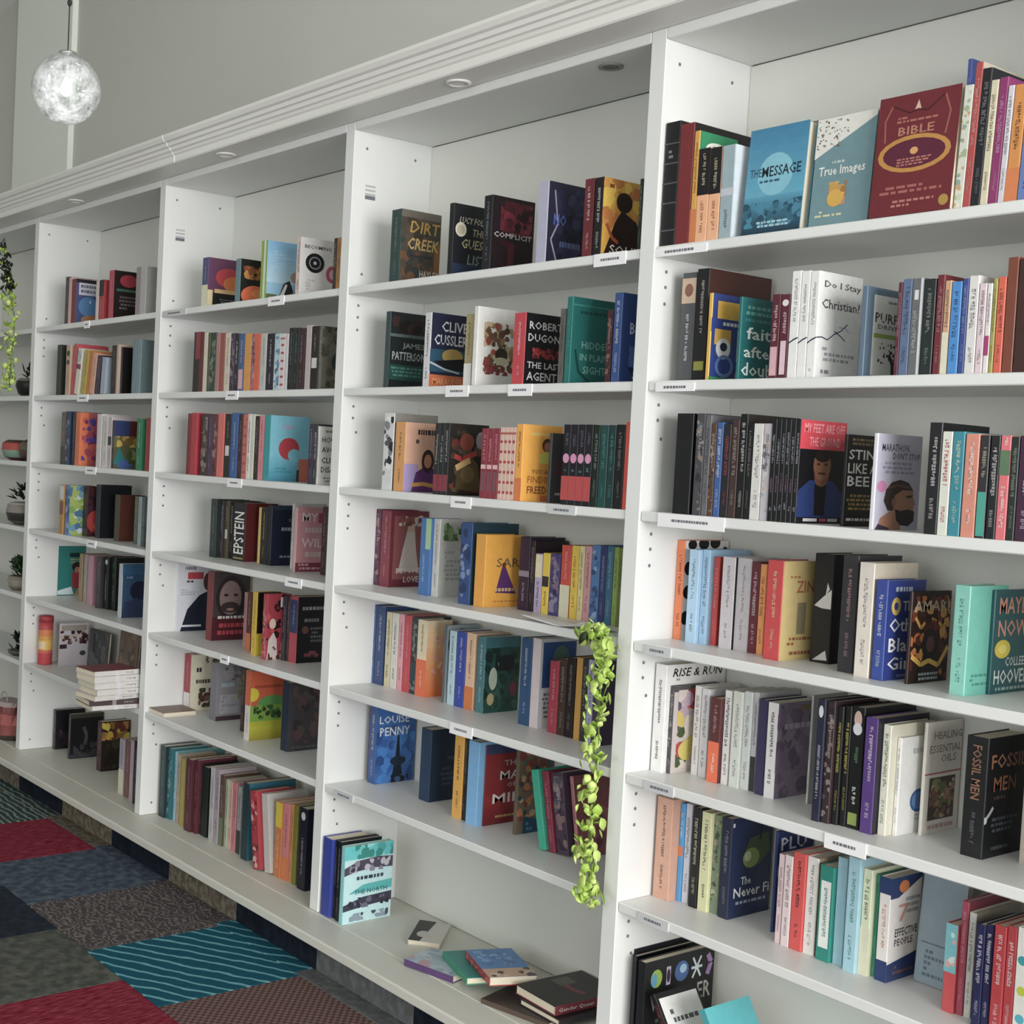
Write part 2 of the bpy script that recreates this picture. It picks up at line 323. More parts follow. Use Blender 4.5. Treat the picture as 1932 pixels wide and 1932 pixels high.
# bay, shelf, x, y, thickness, width, height, faces out, lean, spine colour, cover colour, spine print, cover print, words
BOOKS=[
(0, 1, 0.2845, 0.03, 0.0353, 0.1431, 0.2169, 0, 0, '46303a', '', '', '', ''),
(0, 1, 0.3204, 0.03, 0.0285, 0.1397, 0.2116, 0, 0, 'd0aca8', '', 'plain', '', ''),
(0, 1, 0.3547, 0.03, 0.046, 0.14, 0.2017, 0, 0, '7c1a24', '3c4c7c', 'plain', 'flagblue', 'red spined book with blue and white cover'),
(0, 1, 0.6121, 0.03, 0.0269, 0.115, 0.1742, 0, 0, 'd8c8c8', '', 'plain', '', ''),
(0, 1, 0.6443, 0.03, 0.046, 0.1148, 0.1739, 0, 0, 'a8242c', '', 'blacktop', '', ''),
(0, 1, 0.7393, 0.03, 0.046, 0.14, 0.2069, 0, 0, 'b8304a', '1c1012', 'pink_t', 'redspot', 'red spined book with black cover and crimson spot'),
(0, 1, 0.9951, 0.03, 0.0432, 0.1308, 0.1981, 0, 0, '9a8c90', '', 'plain', '', ''),
(0, 1, 1.0389, 0.03, 0.0468, 0.12, 0.1965, 0, 0, 'b8b8b4', 'a4a4a0', 'plain', '', 'plain pale grey book'),
(0, 2, 0.2431, 0.02, 0.046, 0.1517, 0.2299, 0, 0, '26302a', '', 'plain', '', ''),
(0, 2, 0.3442, 0.02, 0.046, 0.1475, 0.2235, 0, 0, 'c8a48c', '', 'greenlogo', '', 'tan spine with dark green emblem'),
(0, 2, 0.3912, 0.025, 0.0348, 0.1501, 0.2275, 0, 7, 'c03a4c', '', '', '', ''),
(0, 2, 0.4425, 0.02, 0.046, 0.134, 0.2031, 0, 9, 'e0dccc', '', 'purplemid', '', 'white book with purple band leaning right'),
(0, 2, 0.516, 0.02, 0.0445, 0.1276, 0.1933, 0, 9, 'c0a83c', '', '', '', ''),
(0, 2, 0.5659, 0.02, 0.0384, 0.1233, 0.1869, 0, 9, 'c8742c', '', '', '', ''),
(0, 2, 0.6098, 0.02, 0.0379, 0.1162, 0.1761, 0, 9, 'e0a890', '', '', '', ''),
(0, 2, 0.6537, 0.02, 0.0428, 0.1092, 0.1655, 0, 8, '3c2840', '', '', '', ''),
(0, 2, 0.7118, 0.02, 0.046, 0.1034, 0.1567, 0, 5, 'a4b0c0', '', 'plain', '', ''),
(0, 2, 0.8161, 0.02, 0.0409, 0.1351, 0.2047, 0, 0, '281c1c', '', '', '', ''),
(0, 2, 0.8621, 0.02, 0.0202, 0.1368, 0.2073, 0, 0, 'c0a898', '', 'plain', '', ''),
(0, 2, 0.8829, 0.03, 0.014, 0.11, 0.1969, 0, 0, '1f1416', '160f10', '', '', 'black book beside the grey-teal ones'),
(0, 2, 1.0109, 0.02, 0.0338, 0.1443, 0.2187, 0, 0, '6f8890', '', 'plain', '', ''),
(0, 2, 1.0495, 0.02, 0.0382, 0.14, 0.2192, 0, 0, '7c949a', '6a7c80', 'plain', '', 'grey-teal book by the white post'),
(0, 3, 0.3213, 0.02, 0.0413, 0.1568, 0.2375, 0, 0, '6a5a4a', '', 'darkfoot', '', ''),
(0, 3, 0.3685, 0.02, 0.046, 0.1584, 0.2399, 0, 0, '2a3c5c', '', 'bluephoto', '', ''),
(0, 3, 0.4439, 0.02, 0.0286, 0.1553, 0.2352, 0, 0, '22242a', '', '', '', ''),
(0, 3, 0.4782, 0.02, 0.046, 0.1, 0.2353, 0, 0, 'dc6c34', 'b04a50', 'red_t', 'orangepink', 'orange book with magenta stripes'),
(0, 3, 0.6988, 0.02, 0.046, 0.1509, 0.2286, 0, 0, 'd8d0d0', '', 'plain', '', ''),
(0, 3, 0.7572, 0.02, 0.047, 0.145, 0.2197, 0, 0, 'd4d0cc', '', '', '', ''),
(0, 3, 0.8094, 0.02, 0.0361, 0.1421, 0.2154, 0, 0, 'c4b8bc', '', 'darkmid', '', ''),
(0, 3, 0.8506, 0.02, 0.0204, 0.12, 0.2021, 0, 0, '2c2830', '5a5c3c', '', 'collage', 'book with blue yellow and teal collage cover'),
(0, 3, 1.0783, 0.02, 0.046, 0.1386, 0.2099, 0, 0, '1f7a54', '', 'white_t', '', 'green spine with white lettering'),
(0, 3, 1.1587, 0.02, 0.046, 0.1416, 0.2146, 0, 0, '9c1424', '', 'plain', '', 'deep red spine at the right end'),
(0, 4, 0.3626, 0.0076, 0.046, 0.1474, 0.2233, 0, 0, 'c08a3c', '', 'whitetop', '', ''),
(0, 4, 0.4258, 0.0082, 0.046, 0.11, 0.2238, 0, 0, '5c7cb4', '9ab054', 'bluephoto', 'mosaic', 'blue and green mosaic book'),
(0, 4, 0.4842, 0.069, 0.045, 0.1, 0.2233, 0, 0, '3c1418', '40161a', '', 'dome', 'dark maroon book with red dome'),
(0, 4, 0.5752, 0.0861, 0.046, 0.15, 0.235, 0, 0, '1e2638', '12141a', 'plain', '', 'thick navy book'),
(0, 4, 0.7523, 0.0935, 0.046, 0.12, 0.1996, 0, 0, '46402e', '5c2c22', 'plain', '', ''),
(0, 4, 0.9211, 0.1031, 0.0297, 0.1332, 0.2018, 0, 0, '5c6a58', '', '', '', ''),
(0, 4, 1.0029, 0.0795, 0.0291, 0.1342, 0.2033, 0, 0, 'a4b0b4', '', '', '', ''),
(0, 4, 1.0561, 0.0698, 0.0239, 0.1345, 0.2037, 0, 0, '4a5c64', '', '', '', ''),
(0, 4, 1.1083, 0.0578, 0.0236, 0.1361, 0.2063, 0, 0, '1e2c34', '', '', '', ''),
(0, 5, 0.0248, 0.1594, 0.005, 0.14, 0.2389, 0, 0, '1c6c64', '1f7c78', '', 'tealgirl', 'teal book with dark figure in red'),
(0, 5, 0.2445, 0.17, 0.0355, 0.136, 0.223, 0, 0, '9a8454', '', '', '', ''),
(0, 5, 0.2976, 0.17, 0.035, 0.136, 0.2227, 0, 0, 'a89c98', '', 'plain', '', ''),
(0, 5, 0.3739, 0.1538, 0.046, 0.1499, 0.2271, 0, 0, 'c08c9c', '', 'plain', '', 'dusty pink spine'),
(0, 5, 0.4925, 0.1411, 0.046, 0.1521, 0.2304, 0, 0, '3c383c', '', '', '', ''),
(0, 5, 0.5391, 0.1562, 0.046, 0.1498, 0.2348, 0, 0, '141c1a', '', 'white_b', '', ''),
(0, 5, 0.5857, 0.17, 0.046, 0.136, 0.2371, 0, 0, '15201b', '', 'greenlogo', '', ''),
(0, 5, 0.8221, 0.0919, 0.0359, 0.15, 0.2305, 0, 0, 'c8ccd4', '2a5478', 'plain', 'bluewave', 'white spined book with blue cover'),
(0, 7, 0.051, 0.1567, 0.0253, 0.1493, 0.19, 0, 0, '3a3440', '1c181e', '', 'darkpink', 'black book with dim pink print'),
(0, 7, 0.2602, 0.1413, 0.0241, 0.1647, 0.21, 0, 0, '26242a', '141216', '', 'darkfig', 'black book with grey figure print'),
(0, 7, 0.5194, 0.1662, 0.0446, 0.1398, 0.2252, 0, 0, '4a2834', '231a14', '', 'flame', 'dark book with yellow flame pattern'),
(0, 7, 0.9215, 0.0796, 0.046, 0.1529, 0.2317, 0, 0, 'b4a8b8', '', 'creamfoot', '', ''),
(0, 7, 0.9863, 0.0752, 0.0399, 0.1589, 0.2407, 0, 0, '7c5a54', '', '', '', ''),
(0, 7, 1.0479, 0.0669, 0.0295, 0.16, 0.2539, 0, 0, 'c0a8b4', '', 'plain', '', ''),
(0, 7, 1.0991, 0.0585, 0.0339, 0.16, 0.2606, 0, 0, '26202c', '', '', '', ''),
(1, 1, 1.5495, 0.03, 0.0444, 0.15, 0.1856, 0, 0, '4a4c7c', '6a3a5c', 'creamfoot', 'fiesta', 'purple book with red and orange cover'),
(1, 1, 1.7956, 0.03, 0.0336, 0.12, 0.159, 0, 0, '6a8890', '22201f', 'plain', 'ball', 'black book with large orange ball'),
(1, 1, 1.9668, 0.03, 0.0421, 0.16, 0.2062, 0, 0, '8fae3e', '8fbedc', 'whiteside', 'bluesky', 'green spined book with sky blue cover'),
(1, 1, 2.1945, 0.03, 0.026, 0.155, 0.1951, 0, 0, 'd9c9c4', 'dedbd8', 'dark_t', 'circles', 'white book with black ring and red ring'),
(1, 1, 2.4139, 0.03, 0.018, 0.1113, 0.1686, 0, 0, '3a2a20', '', '', '', ''),
(1, 1, 2.4325, 0.03, 0.0232, 0.1112, 0.1684, 0, 0, 'b07c3c', '', '', '', ''),
(1, 2, 1.5081, 0.03, 0.0495, 0.1507, 0.2283, 0, 0, '2a2426', '', 'redtop', '', ''),
(1, 2, 1.5581, 0.03, 0.0279, 0.1488, 0.2255, 0, 0, '6a1f24', '', 'plain', '', ''),
(1, 2, 1.5866, 0.03, 0.0276, 0.1476, 0.2236, 0, 0, 'd8d0bc', '', 'plain', '', ''),
(1, 2, 1.6148, 0.03, 0.0194, 0.1464, 0.2218, 0, 0, '5c5a40', '', 'plain', '', ''),
(1, 2, 1.6348, 0.03, 0.039, 0.1454, 0.2203, 0, 0, '26443a', '', 'photo', '', ''),
(1, 2, 1.6778, 0.03, 0.0274, 0.1437, 0.2178, 0, 0, 'b08078', '', 'plain', '', ''),
(1, 2, 1.7058, 0.03, 0.0343, 0.1425, 0.216, 0, 0, '9a4a44', '', 'plain', '', ''),
(1, 2, 1.7439, 0.03, 0.0382, 0.141, 0.2137, 0, 0, 'd6cdb8', '', 'red_t', '', ''),
(1, 2, 1.7827, 0.03, 0.0296, 0.1395, 0.2114, 0, 0, '4a3352', '', 'photo', '', ''),
(1, 2, 1.8129, 0.03, 0.0293, 0.1373, 0.208, 0, 0, '262428', '', 'white_t', '', ''),
(1, 2, 1.8428, 0.03, 0.0364, 0.1364, 0.2066, 0, 0, '3a5a8c', '', 'pinkfoot', '', ''),
(1, 2, 1.8829, 0.03, 0.0437, 0.1351, 0.2047, 0, 0, 'd8963a', '', 'plain', '', ''),
(1, 2, 1.9272, 0.03, 0.0282, 0.1338, 0.2027, 0, 0, 'b05a5c', '', 'photo', '', ''),
(1, 2, 1.9559, 0.03, 0.0314, 0.1329, 0.2013, 0, 0, 'd8582a', '', 'plain', '', ''),
(1, 2, 1.9909, 0.03, 0.0386, 0.1318, 0.1997, 0, 0, 'c4c4c0', '', 'tealt', '', ''),
(1, 2, 2.033, 0.03, 0.0484, 0.1305, 0.1977, 0, 0, '241c2e', '', 'white_t', '', ''),
(1, 2, 2.082, 0.03, 0.0368, 0.129, 0.1954, 0, 0, 'b4ccd4', '', 'bluephoto', '', ''),
(1, 2, 2.1194, 0.03, 0.0297, 0.1278, 0.1937, 0, 0, 'dcd0d0', '', 'reddots', '', ''),
(1, 2, 2.1524, 0.03, 0.0166, 0.1268, 0.1921, 0, 0, 'cfcfd4', '', 'plain', '', ''),
(1, 2, 2.1724, 0.03, 0.0297, 0.1392, 0.2109, 0, 0, '1c1c20', '', 'grey_t', '', ''),
(1, 2, 2.2027, 0.03, 0.0288, 0.1382, 0.2094, 0, 0, '1a1e22', '', 'tealt', '', ''),
(1, 2, 2.232, 0.03, 0.0381, 0.1361, 0.2062, 0, 0, '3c2028', '', '', '', ''),
(1, 2, 2.2765, 0.03, 0.0317, 0.1416, 0.2145, 0, 0, 'c4b4b4', '', 'plain', '', ''),
(1, 2, 2.3089, 0.03, 0.0432, 0.1382, 0.2093, 0, 0, '241e1c', '', 'whitepatch', '', 'dark spine with small white sticker'),
(1, 2, 2.3552, 0.03, 0.0155, 0.14, 0.2086, 0, 0, '6a685c', '6c6a5e', '', 'olive', 'grey-olive book with figure print'),
(1, 3, 1.4858, 0.03, 0.0252, 0.1536, 0.2327, 0, 0, '7c1220', '', 'plain', '', ''),
(1, 3, 1.5152, 0.03, 0.046, 0.155, 0.2348, 0, 0, 'b4142c', '', 'plain', '', 'thick plain crimson spine'),
(1, 3, 1.5935, 0.03, 0.0485, 0.1524, 0.2309, 0, 0, '43302f', '', 'photo', '', ''),
(1, 3, 1.646, 0.03, 0.0318, 0.1512, 0.229, 0, 0, '4c3450', '', '', '', ''),
(1, 3, 1.6818, 0.03, 0.0315, 0.1512, 0.2291, 0, 0, '6a2a34', '', 'photo', '', ''),
(1, 3, 1.7171, 0.03, 0.046, 0.1539, 0.2331, 0, 0, 'd8665c', '', 'plain', '', ''),
(1, 3, 1.7714, 0.03, 0.0381, 0.1526, 0.2313, 0, 0, '1c2422', '', 'whitepatch', '', ''),
(1, 3, 1.8133, 0.03, 0.0488, 0.1552, 0.2352, 0, 0, '2a5a9c', '', 'white_t', '', ''),
(1, 3, 1.8658, 0.03, 0.0259, 0.1515, 0.2295, 0, 0, '3c1c22', '', '', '', ''),
(1, 3, 1.8954, 0.03, 0.0329, 0.1528, 0.2315, 0, 0, 'c06a5e', '', 'reddots', '', ''),
(1, 3, 1.9289, 0.03, 0.0212, 0.1528, 0.2316, 0, 0, 'e6ded6', '', 'dark_t', '', ''),
(1, 3, 1.9537, 0.03, 0.0216, 0.1516, 0.2297, 0, 0, 'd2d8c8', '', 'plain', '', ''),
(1, 3, 1.9789, 0.03, 0.0249, 0.148, 0.2242, 0, 0, '33201e', '', '', '', ''),
(1, 3, 2.0073, 0.03, 0.0317, 0.1493, 0.2261, 0, 0, 'dc8a94', '', 'red_t', '', ''),
(1, 3, 2.0505, 0.025, 0.0381, 0.165, 0.2278, 0, 0, '2a9aa0', '74bcd0', 'plain', 'redhead', 'light blue book with red bitten shape'),
(1, 3, 2.322, 0.03, 0.0252, 0.1313, 0.1989, 0, 0, '3c2c4c', '', '', '', ''),
(1, 3, 2.3504, 0.03, 0.0187, 0.1314, 0.1992, 0, 0, '3a3c40', '', 'white_t', '', ''),
(1, 3, 2.3722, 0.03, 0.0093, 0.12, 0.1924, 0, 0, 'dcdad6', 'dedcd8', '', 'climate', 'white book with bold black stacked title'),
(1, 4, 1.525, 0.1261, 0.046, 0.1476, 0.2236, 0, 0, '22302f', '', '', '', ''),
(1, 4, 1.5716, 0.1454, 0.0138, 0.146, 0.2212, 0, 0, '3a3034', '', 'white_t', '', ''),
(1, 4, 1.586, 0.1554, 0.0224, 0.1456, 0.2207, 0, 0, '55503c', '', 'whitepatch', '', ''),
(1, 4, 1.6089, 0.1654, 0.0183, 0.1406, 0.2181, 0, 0, '1c1a1c', '', 'white_t', '', ''),
(1, 4, 1.6613, 0.1475, 0.088, 0.14, 0.2194, 0, 0, '141214', '5c1418', 'epstein', '', 'thick black book with huge white vertical letters'),
(1, 4, 1.8044, 0.17, 0.0149, 0.136, 0.2081, 0, 0, 'd8b868', '', 'plain', '', ''),
(1, 4, 1.823, 0.17, 0.0406, 0.136, 0.2073, 0, 0, '1f1d1c', '', 'yellow_t', '', ''),
(1, 4, 1.8757, 0.1647, 0.0291, 0.1413, 0.22, 0, 0, '161a2a', '161c34', 'plain', 'navyprint', 'navy book with pale small lettering'),
(1, 4, 2.0277, 0.17, 0.0138, 0.136, 0.2346, 0, 0, 'd4d0cc', '', '', '', ''),
(1, 4, 2.1091, 0.128, 0.0169, 0.15, 0.2254, 0, 0, 'd4a4a8', 'cf9098', 'plain', 'pinktext', 'pink book with large white stacked title'),
(1, 4, 2.2251, 0.1659, 0.029, 0.1401, 0.2347, 0, 0, '3c1c20', '3a1a1e', '', '', ''),
(1, 5, 1.2848, 0.1215, 0.0071, 0.165, 0.2765, 0, 0, 'dcdce2', 'd9dae2', 'plain', 'suitman', 'white book with person in navy jacket'),
(1, 5, 1.5167, 0.1306, 0.0454, 0.165, 0.2664, 0, 0, '7c2028', '43383a', 'red_t', 'redface', 'red spined book with dark bearded portrait'),
(1, 5, 1.7298, 0.17, 0.0192, 0.136, 0.2069, 0, 0, 'c48c90', '', '', '', ''),
(1, 5, 1.8012, 0.1407, 0.0302, 0.1409, 0.2135, 0, 0, '5c2418', '', 'orangefoot', '', ''),
(1, 5, 1.9063, 0.0972, 0.033, 0.1, 0.2299, 0, 0, 'd8b428', '221f16', '', 'yellowfoot', 'yellow spined book with black cover'),
(1, 5, 2.0029, 0.0823, 0.0284, 0.1, 0.2334, 0, 0, 'b4283a', 'a8283a', 'photo', 'dancers', 'red book with white dancing figures'),
(1, 5, 2.0457, 0.1379, 0.0209, 0.1514, 0.2295, 0, 0, '3a3440', '', '', '', ''),
(1, 5, 2.0671, 0.1443, 0.0137, 0.1524, 0.231, 0, 0, '4a3430', '', '', '', ''),
(1, 5, 2.0846, 0.1441, 0.0478, 0.14, 0.2338, 0, 0, 'b83a4c', '16161a', 'bluetop', 'blacktext', 'black covered book with red and blue spine'),
(1, 6, 1.2932, 0.17, 0.0487, 0.136, 0.2259, 0, 0, 'a83040', 'dcd4bc', 'whitefoot', 'lexi', 'red spined book with cream cover'),
(1, 6, 1.5047, 0.17, 0.0497, 0.136, 0.2242, 0, 0, '7c7a84', '8f8c90', 'plain', 'greyprint', 'grey book with blurred lettering'),
(1, 6, 1.7381, 0.17, 0.0232, 0.136, 0.2341, 0, 0, '3a2a28', '', '', '', ''),
(1, 6, 1.8689, 0.1073, 0.0373, 0.15, 0.2544, 0, 0, 'e0d8d0', 'c8501f', 'orangetop', 'hills', 'orange and green book with yellow roundel'),
(1, 6, 2.0695, 0.1378, 0.046, 0.155, 0.245, 0, 0, '1f2c44', '4a4448', 'plain', 'dusk', 'navy spined book with dusky grey cover'),
(1, 7, 1.3077, 0.0698, 0.0453, 0.16, 0.2851, 0, 0, '1d3438', '', 'tealt', '', ''),
(1, 7, 1.3535, 0.0799, 0.0338, 0.16, 0.282, 0, 0, '1f6a74', '', 'photo', '', ''),
(1, 7, 1.3879, 0.0919, 0.0167, 0.2141, 0.2725, 0, 0, 'a8ccd8', '6aa4a8', '', '', ''),
(1, 7, 1.4107, 0.091, 0.0263, 0.16, 0.2665, 0, 0, 'b8a890', '', '', '', ''),
(1, 7, 1.463, 0.0794, 0.0345, 0.16, 0.2641, 0, 0, 'b0a04a', '', 'plain', '', ''),
(1, 7, 1.5288, 0.0647, 0.0465, 0.2, 0.2796, 0, 0, '5a2434', '4a2028', '', '', ''),
(1, 7, 1.5759, 0.0763, 0.0284, 0.16, 0.2828, 0, 0, '5c2030', '', '', '', ''),
(1, 7, 1.6049, 0.0879, 0.0076, 0.16, 0.2716, 0, 0, '2a2224', '', '', '', ''),
(1, 7, 1.6185, 0.0869, 0.046, 0.16, 0.2661, 0, 0, '18221f', '', 'plain', '', ''),
(1, 7, 1.6862, 0.0832, 0.0321, 0.16, 0.2793, 0, 0, 'bcb8bc', '', '', '', ''),
(1, 7, 1.7237, 0.0824, 0.0317, 0.16, 0.2816, 0, 0, 'a89ca4', '', 'dark_t', '', ''),
(1, 7, 1.756, 0.085, 0.0303, 0.16, 0.2643, 0, 0, '5a4438', '', 'greenfoot', '', ''),
(1, 7, 1.787, 0.0909, 0.0204, 0.16, 0.2535, 0, 0, 'a8b49c', '', '', '', ''),
(1, 7, 1.808, 0.095, 0.0233, 0.16, 0.2506, 0, 0, 'd8a89c', '', '', '', ''),
(1, 7, 1.8396, 0.0924, 0.0267, 0.16, 0.2531, 0, 0, 'c87880', '', '', '', ''),
(1, 7, 1.8753, 0.0915, 0.0264, 0.16, 0.2476, 0, 0, 'a0a4a4', '', 'darkfoot', '', ''),
(1, 7, 1.9378, 0.0744, 0.0406, 0.2, 0.2794, 0, 0, '1f3a44', '2f7488', 'plain', '', 'tall dark spined book with teal blue cover'),
(1, 7, 2.0632, 0.0513, 0.046, 0.16, 0.2729, 0, -9, 'a82030', '', 'confred', '', 'red patterned book leaning left'),
(1, 7, 2.1138, 0.0677, 0.0418, 0.17, 0.273, 0, -9, 'c8c4c0', '', 'plain', '', 'pale grey spine leaning left'),
(1, 7, 2.1566, 0.0756, 0.0429, 0.16, 0.2638, 0, 0, 'c8743a', '', 'yellowtop', '', ''),
(1, 7, 2.2001, 0.08, 0.036, 0.16, 0.2676, 0, 0, 'd0787c', '', 'orangefoot', '', ''),
(1, 7, 2.2366, 0.0858, 0.0172, 0.16, 0.2699, 0, 0, 'c88a3a', '', '', '', ''),
(1, 7, 2.2608, 0.0835, 0.0232, 0.16, 0.2721, 0, 0, '7c7a30', '', 'plain', '', ''),
(1, 7, 2.3063, 0.0752, 0.046, 0.17, 0.2787, 0, 0, '14162c', '', 'white_b', '', 'thick black-navy book at the right end'),
(2, 1, 2.7176, 0.03, 0.05, 0.155, 0.2221, 0, 0, '2f4a48', '4b443c', 'grey_t', 'dirty', 'brown moody novel with gold slanted title'),
(2, 1, 2.9932, 0.03, 0.0214, 0.14, 0.2083, 0, 0, '1c1d20', '1b1e24', 'plain', 'guest', 'black novel with white round sticker and cream title'),
(2, 1, 3.1435, 0.03, 0.0356, 0.16, 0.21, 0, 0, '1a1b22', '1d1016', 'grey_t', 'complicit', 'black and crimson novel with pale title'),
(2, 1, 3.3612, 0.03, 0.0383, 0.155, 0.2181, 0, 0, 'b6b4cc', '22233a', 'plain', 'indigo', 'lavender spined novel with indigo cover'),
(2, 1, 3.5311, 0.03, 0.0335, 0.1328, 0.2012, 0, 0, '6f1f2a', '', 'white_t', '', ''),
(2, 1, 3.5731, 0.025, 0.0292, 0.155, 0.1985, 0, 0, '1a1718', 'e0a52a', 'white_t', 'soul', 'black spined novel with golden yellow silhouette cover'),
(2, 1, 3.7085, 0.04, 0.0103, 0.1183, 0.1792, 0, 0, '1d2f2b', '', '', '', ''),
(2, 2, 2.6878, 0.05, 0.0244, 0.145, 0.2375, 0, 0, '35484a', '1b2324', 'plain', 'patterson', 'dark teal thriller with silver author name'),
(2, 2, 2.8816, 0.05, 0.03, 0.145, 0.2226, 0, 0, 'd9d9dc', '1c2440', 'dark_t', 'cussler', 'navy thriller with white author name and orange foot'),
(2, 2, 3.0682, 0.05, 0.0324, 0.1366, 0.2069, 0, 0, 'a89c6c', '', 'whitefoot', '', ''),
(2, 2, 3.1144, 0.04, 0.0182, 0.15, 0.2256, 0, 0, 'e8e6e2', 'e9e7e3', 'plain', 'wreath', 'white book with clustered brown flower wreath'),
(2, 2, 3.2928, 0.03, 0.0461, 0.145, 0.1946, 0, 0, 'c42838', '141418', 'white_t', 'dugoni', 'red spined black thriller with white capital title'),
(2, 2, 3.4473, 0.05, 0.0196, 0.131, 0.1985, 0, 0, '77736c', '', '', '', ''),
(2, 2, 3.491, 0.03, 0.0211, 0.155, 0.2252, 0, 0, '1b7470', '186a66', 'tealt', 'moon', 'tall teal novel with pale green lettering'),
(2, 2, 3.6252, 0.04, 0.018, 0.1204, 0.1825, 0, 0, '53242a', '', 'photo', '', ''),
(2, 2, 3.6562, 0.03, 0.0266, 0.16, 0.223, 0, 0, '2b4f90', '1f3f80', 'white_t', 'brown', 'blue hardback with white capitals beside the white post'),
(2, 3, 2.7317, 0.03, 0.05, 0.17, 0.2364, 0, 0, 'dededf', '8a8880', 'sketch', '', 'white spine with black ink sketch'),
(2, 3, 2.7905, 0.03, 0.05, 0.15, 0.2091, 0, 0, 'dc9c58', 'd9a78c', 'dark_t', 'woman', 'orange spined book with portrait of woman in purple'),
(2, 3, 2.9848, 0.025, 0.0219, 0.1367, 0.2071, 0, 0, '26272a', '', 'redfoot', '', ''),
(2, 3, 3.0073, 0.025, 0.0211, 0.1368, 0.2073, 0, 0, '26272a', '', 'redfoot', '', ''),
(2, 3, 3.029, 0.025, 0.0209, 0.15, 0.2074, 0, 0, '26272a', '2a2622', 'redfoot', 'king', ''),
(2, 3, 3.1961, 0.02, 0.0244, 0.13, 0.1937, 0, 0, '8c2338', '', 'pinkmid', '', ''),
(2, 3, 3.2211, 0.02, 0.0235, 0.13, 0.1939, 0, 0, '8c2338', '', 'pinkmid', '', ''),
(2, 3, 3.2453, 0.02, 0.0233, 0.13, 0.1942, 0, 0, '8c2338', '', 'pinkmid', '', ''),
(2, 3, 3.2707, 0.02, 0.0161, 0.13, 0.1974, 0, 0, 'd9b8a8', '', 'reddots', '', ''),
(2, 3, 3.2874, 0.02, 0.0154, 0.13, 0.1975, 0, 0, 'd9b8a8', '', 'reddots', '', ''),
(2, 3, 3.3034, 0.02, 0.0153, 0.13, 0.1977, 0, 0, 'd9b8a8', '', 'reddots', '', ''),
(2, 3, 3.3193, 0.02, 0.0152, 0.13, 0.1979, 0, 0, 'd9b8a8', '', 'reddots', '', ''),
(2, 3, 3.3366, 0.02, 0.0271, 0.145, 0.2066, 0, 0, 'f0a426', 'f2aa2c', 'orangefoot', 'freedom', 'golden yellow book with small cartoon portrait'),
(2, 3, 3.4319, 0.05, 0.01, 0.13, 0.1851, 0, 0, '47474a', '4a4a4e', 'plain', 'greyred', 'charcoal book with dull red print between yellow and black ones'),
(2, 3, 3.5136, 0.02, 0.0264, 0.15, 0.2067, 0, 0, '1b1a24', '', 'pinkred', '', ''),
(2, 3, 3.5406, 0.02, 0.0255, 0.15, 0.2069, 0, 0, '1b1a24', '', 'pinkred', '', ''),
(2, 3, 3.5667, 0.02, 0.0251, 0.15, 0.2071, 0, 0, '1b1a24', '', 'pinkred', '', ''),
(2, 3, 3.5924, 0.02, 0.0248, 0.15, 0.2073, 0, 0, '1b1a24', '', 'pinkred', '', ''),
(2, 3, 3.6191, 0.02, 0.0219, 0.1352, 0.2049, 0, 0, '14261f', '', '', '', ''),
(2, 3, 3.6428, 0.02, 0.027, 0.1362, 0.2064, 0, 0, '1c4a48', '', 'tealt', '', ''),
(2, 3, 3.6716, 0.02, 0.0231, 0.1364, 0.2067, 0, 0, '1b3c3c', '', 'tealt', '', ''),
(2, 3, 3.6965, 0.02, 0.0281, 0.1374, 0.2082, 0, 0, '17191b', '', '', '', ''),
(2, 3, 3.7264, 0.02, 0.0139, 0.1419, 0.215, 0, 0, 'd8402c', '', 'plain', '', ''),
(2, 4, 2.5448, 0.1572, 0.0272, 0.1488, 0.2459, 0, 0, '5f2a48', '', 'photo', '', ''),
(2, 4, 2.5822, 0.1517, 0.048, 0.1543, 0.2452, 0, 0, '7d2034', '6a2030', 'pink_t', 'gown', 'maroon novel with pale gown figure on cover'),
(2, 4, 2.821, 0.1228, 0.05, 0.155, 0.2349, 0, 0, '3a72b4', '', 'green_s', '', ''),
(2, 4, 2.8716, 0.1323, 0.0299, 0.145, 0.2363, 0, 0, 'd5d6d0', 'c9c9c4', 'grey_t', 'greenery', 'pale grey book with green leaf sprig'),
(2, 4, 3.0491, 0.0889, 0.05, 0.18, 0.237, 0, 0, '2b4a86', '1d3c4a', 'bluephoto', '', 'dark blue book with teal cover behind the yellow one'),
(2, 4, 3.1144, 0.0913, 0.0436, 0.145, 0.208, 0, 0, 'e8a01f', 'eba623', 'plain', 'sari', 'orange-yellow book with purple dress figure'),
(2, 4, 3.2142, 0.17, 0.0415, 0.135, 0.2084, 0, 0, '32203e', '2b1c38', 'band', '', 'dark purple book with lilac band'),
(2, 4, 3.2579, 0.17, 0.0172, 0.1318, 0.1998, 0, 0, '2a1c24', '', '', '', ''),
(2, 4, 3.2794, 0.17, 0.0277, 0.1094, 0.1657, 0, 0, 'b8a8cc', '', 'creamtop', '', ''),
(2, 4, 3.3092, 0.17, 0.0273, 0.1121, 0.1698, 0, 0, 'e8c83a', '', 'darkmid', '', ''),
(2, 4, 3.3387, 0.17, 0.0373, 0.1128, 0.1709, 0, 0, '3f3a7a', '', 'photo', '', ''),
(2, 4, 3.3801, 0.17, 0.0366, 0.1306, 0.1978, 0, 0, 'd03a2c', '', 'creamfoot', '', ''),
(2, 4, 3.4187, 0.17, 0.026, 0.1317, 0.1996, 0, 0, 'e8c832', '', 'red_t', '', ''),
(2, 4, 3.4467, 0.17, 0.0198, 0.1323, 0.2004, 0, 0, 'e8d79c', '', '', '', ''),
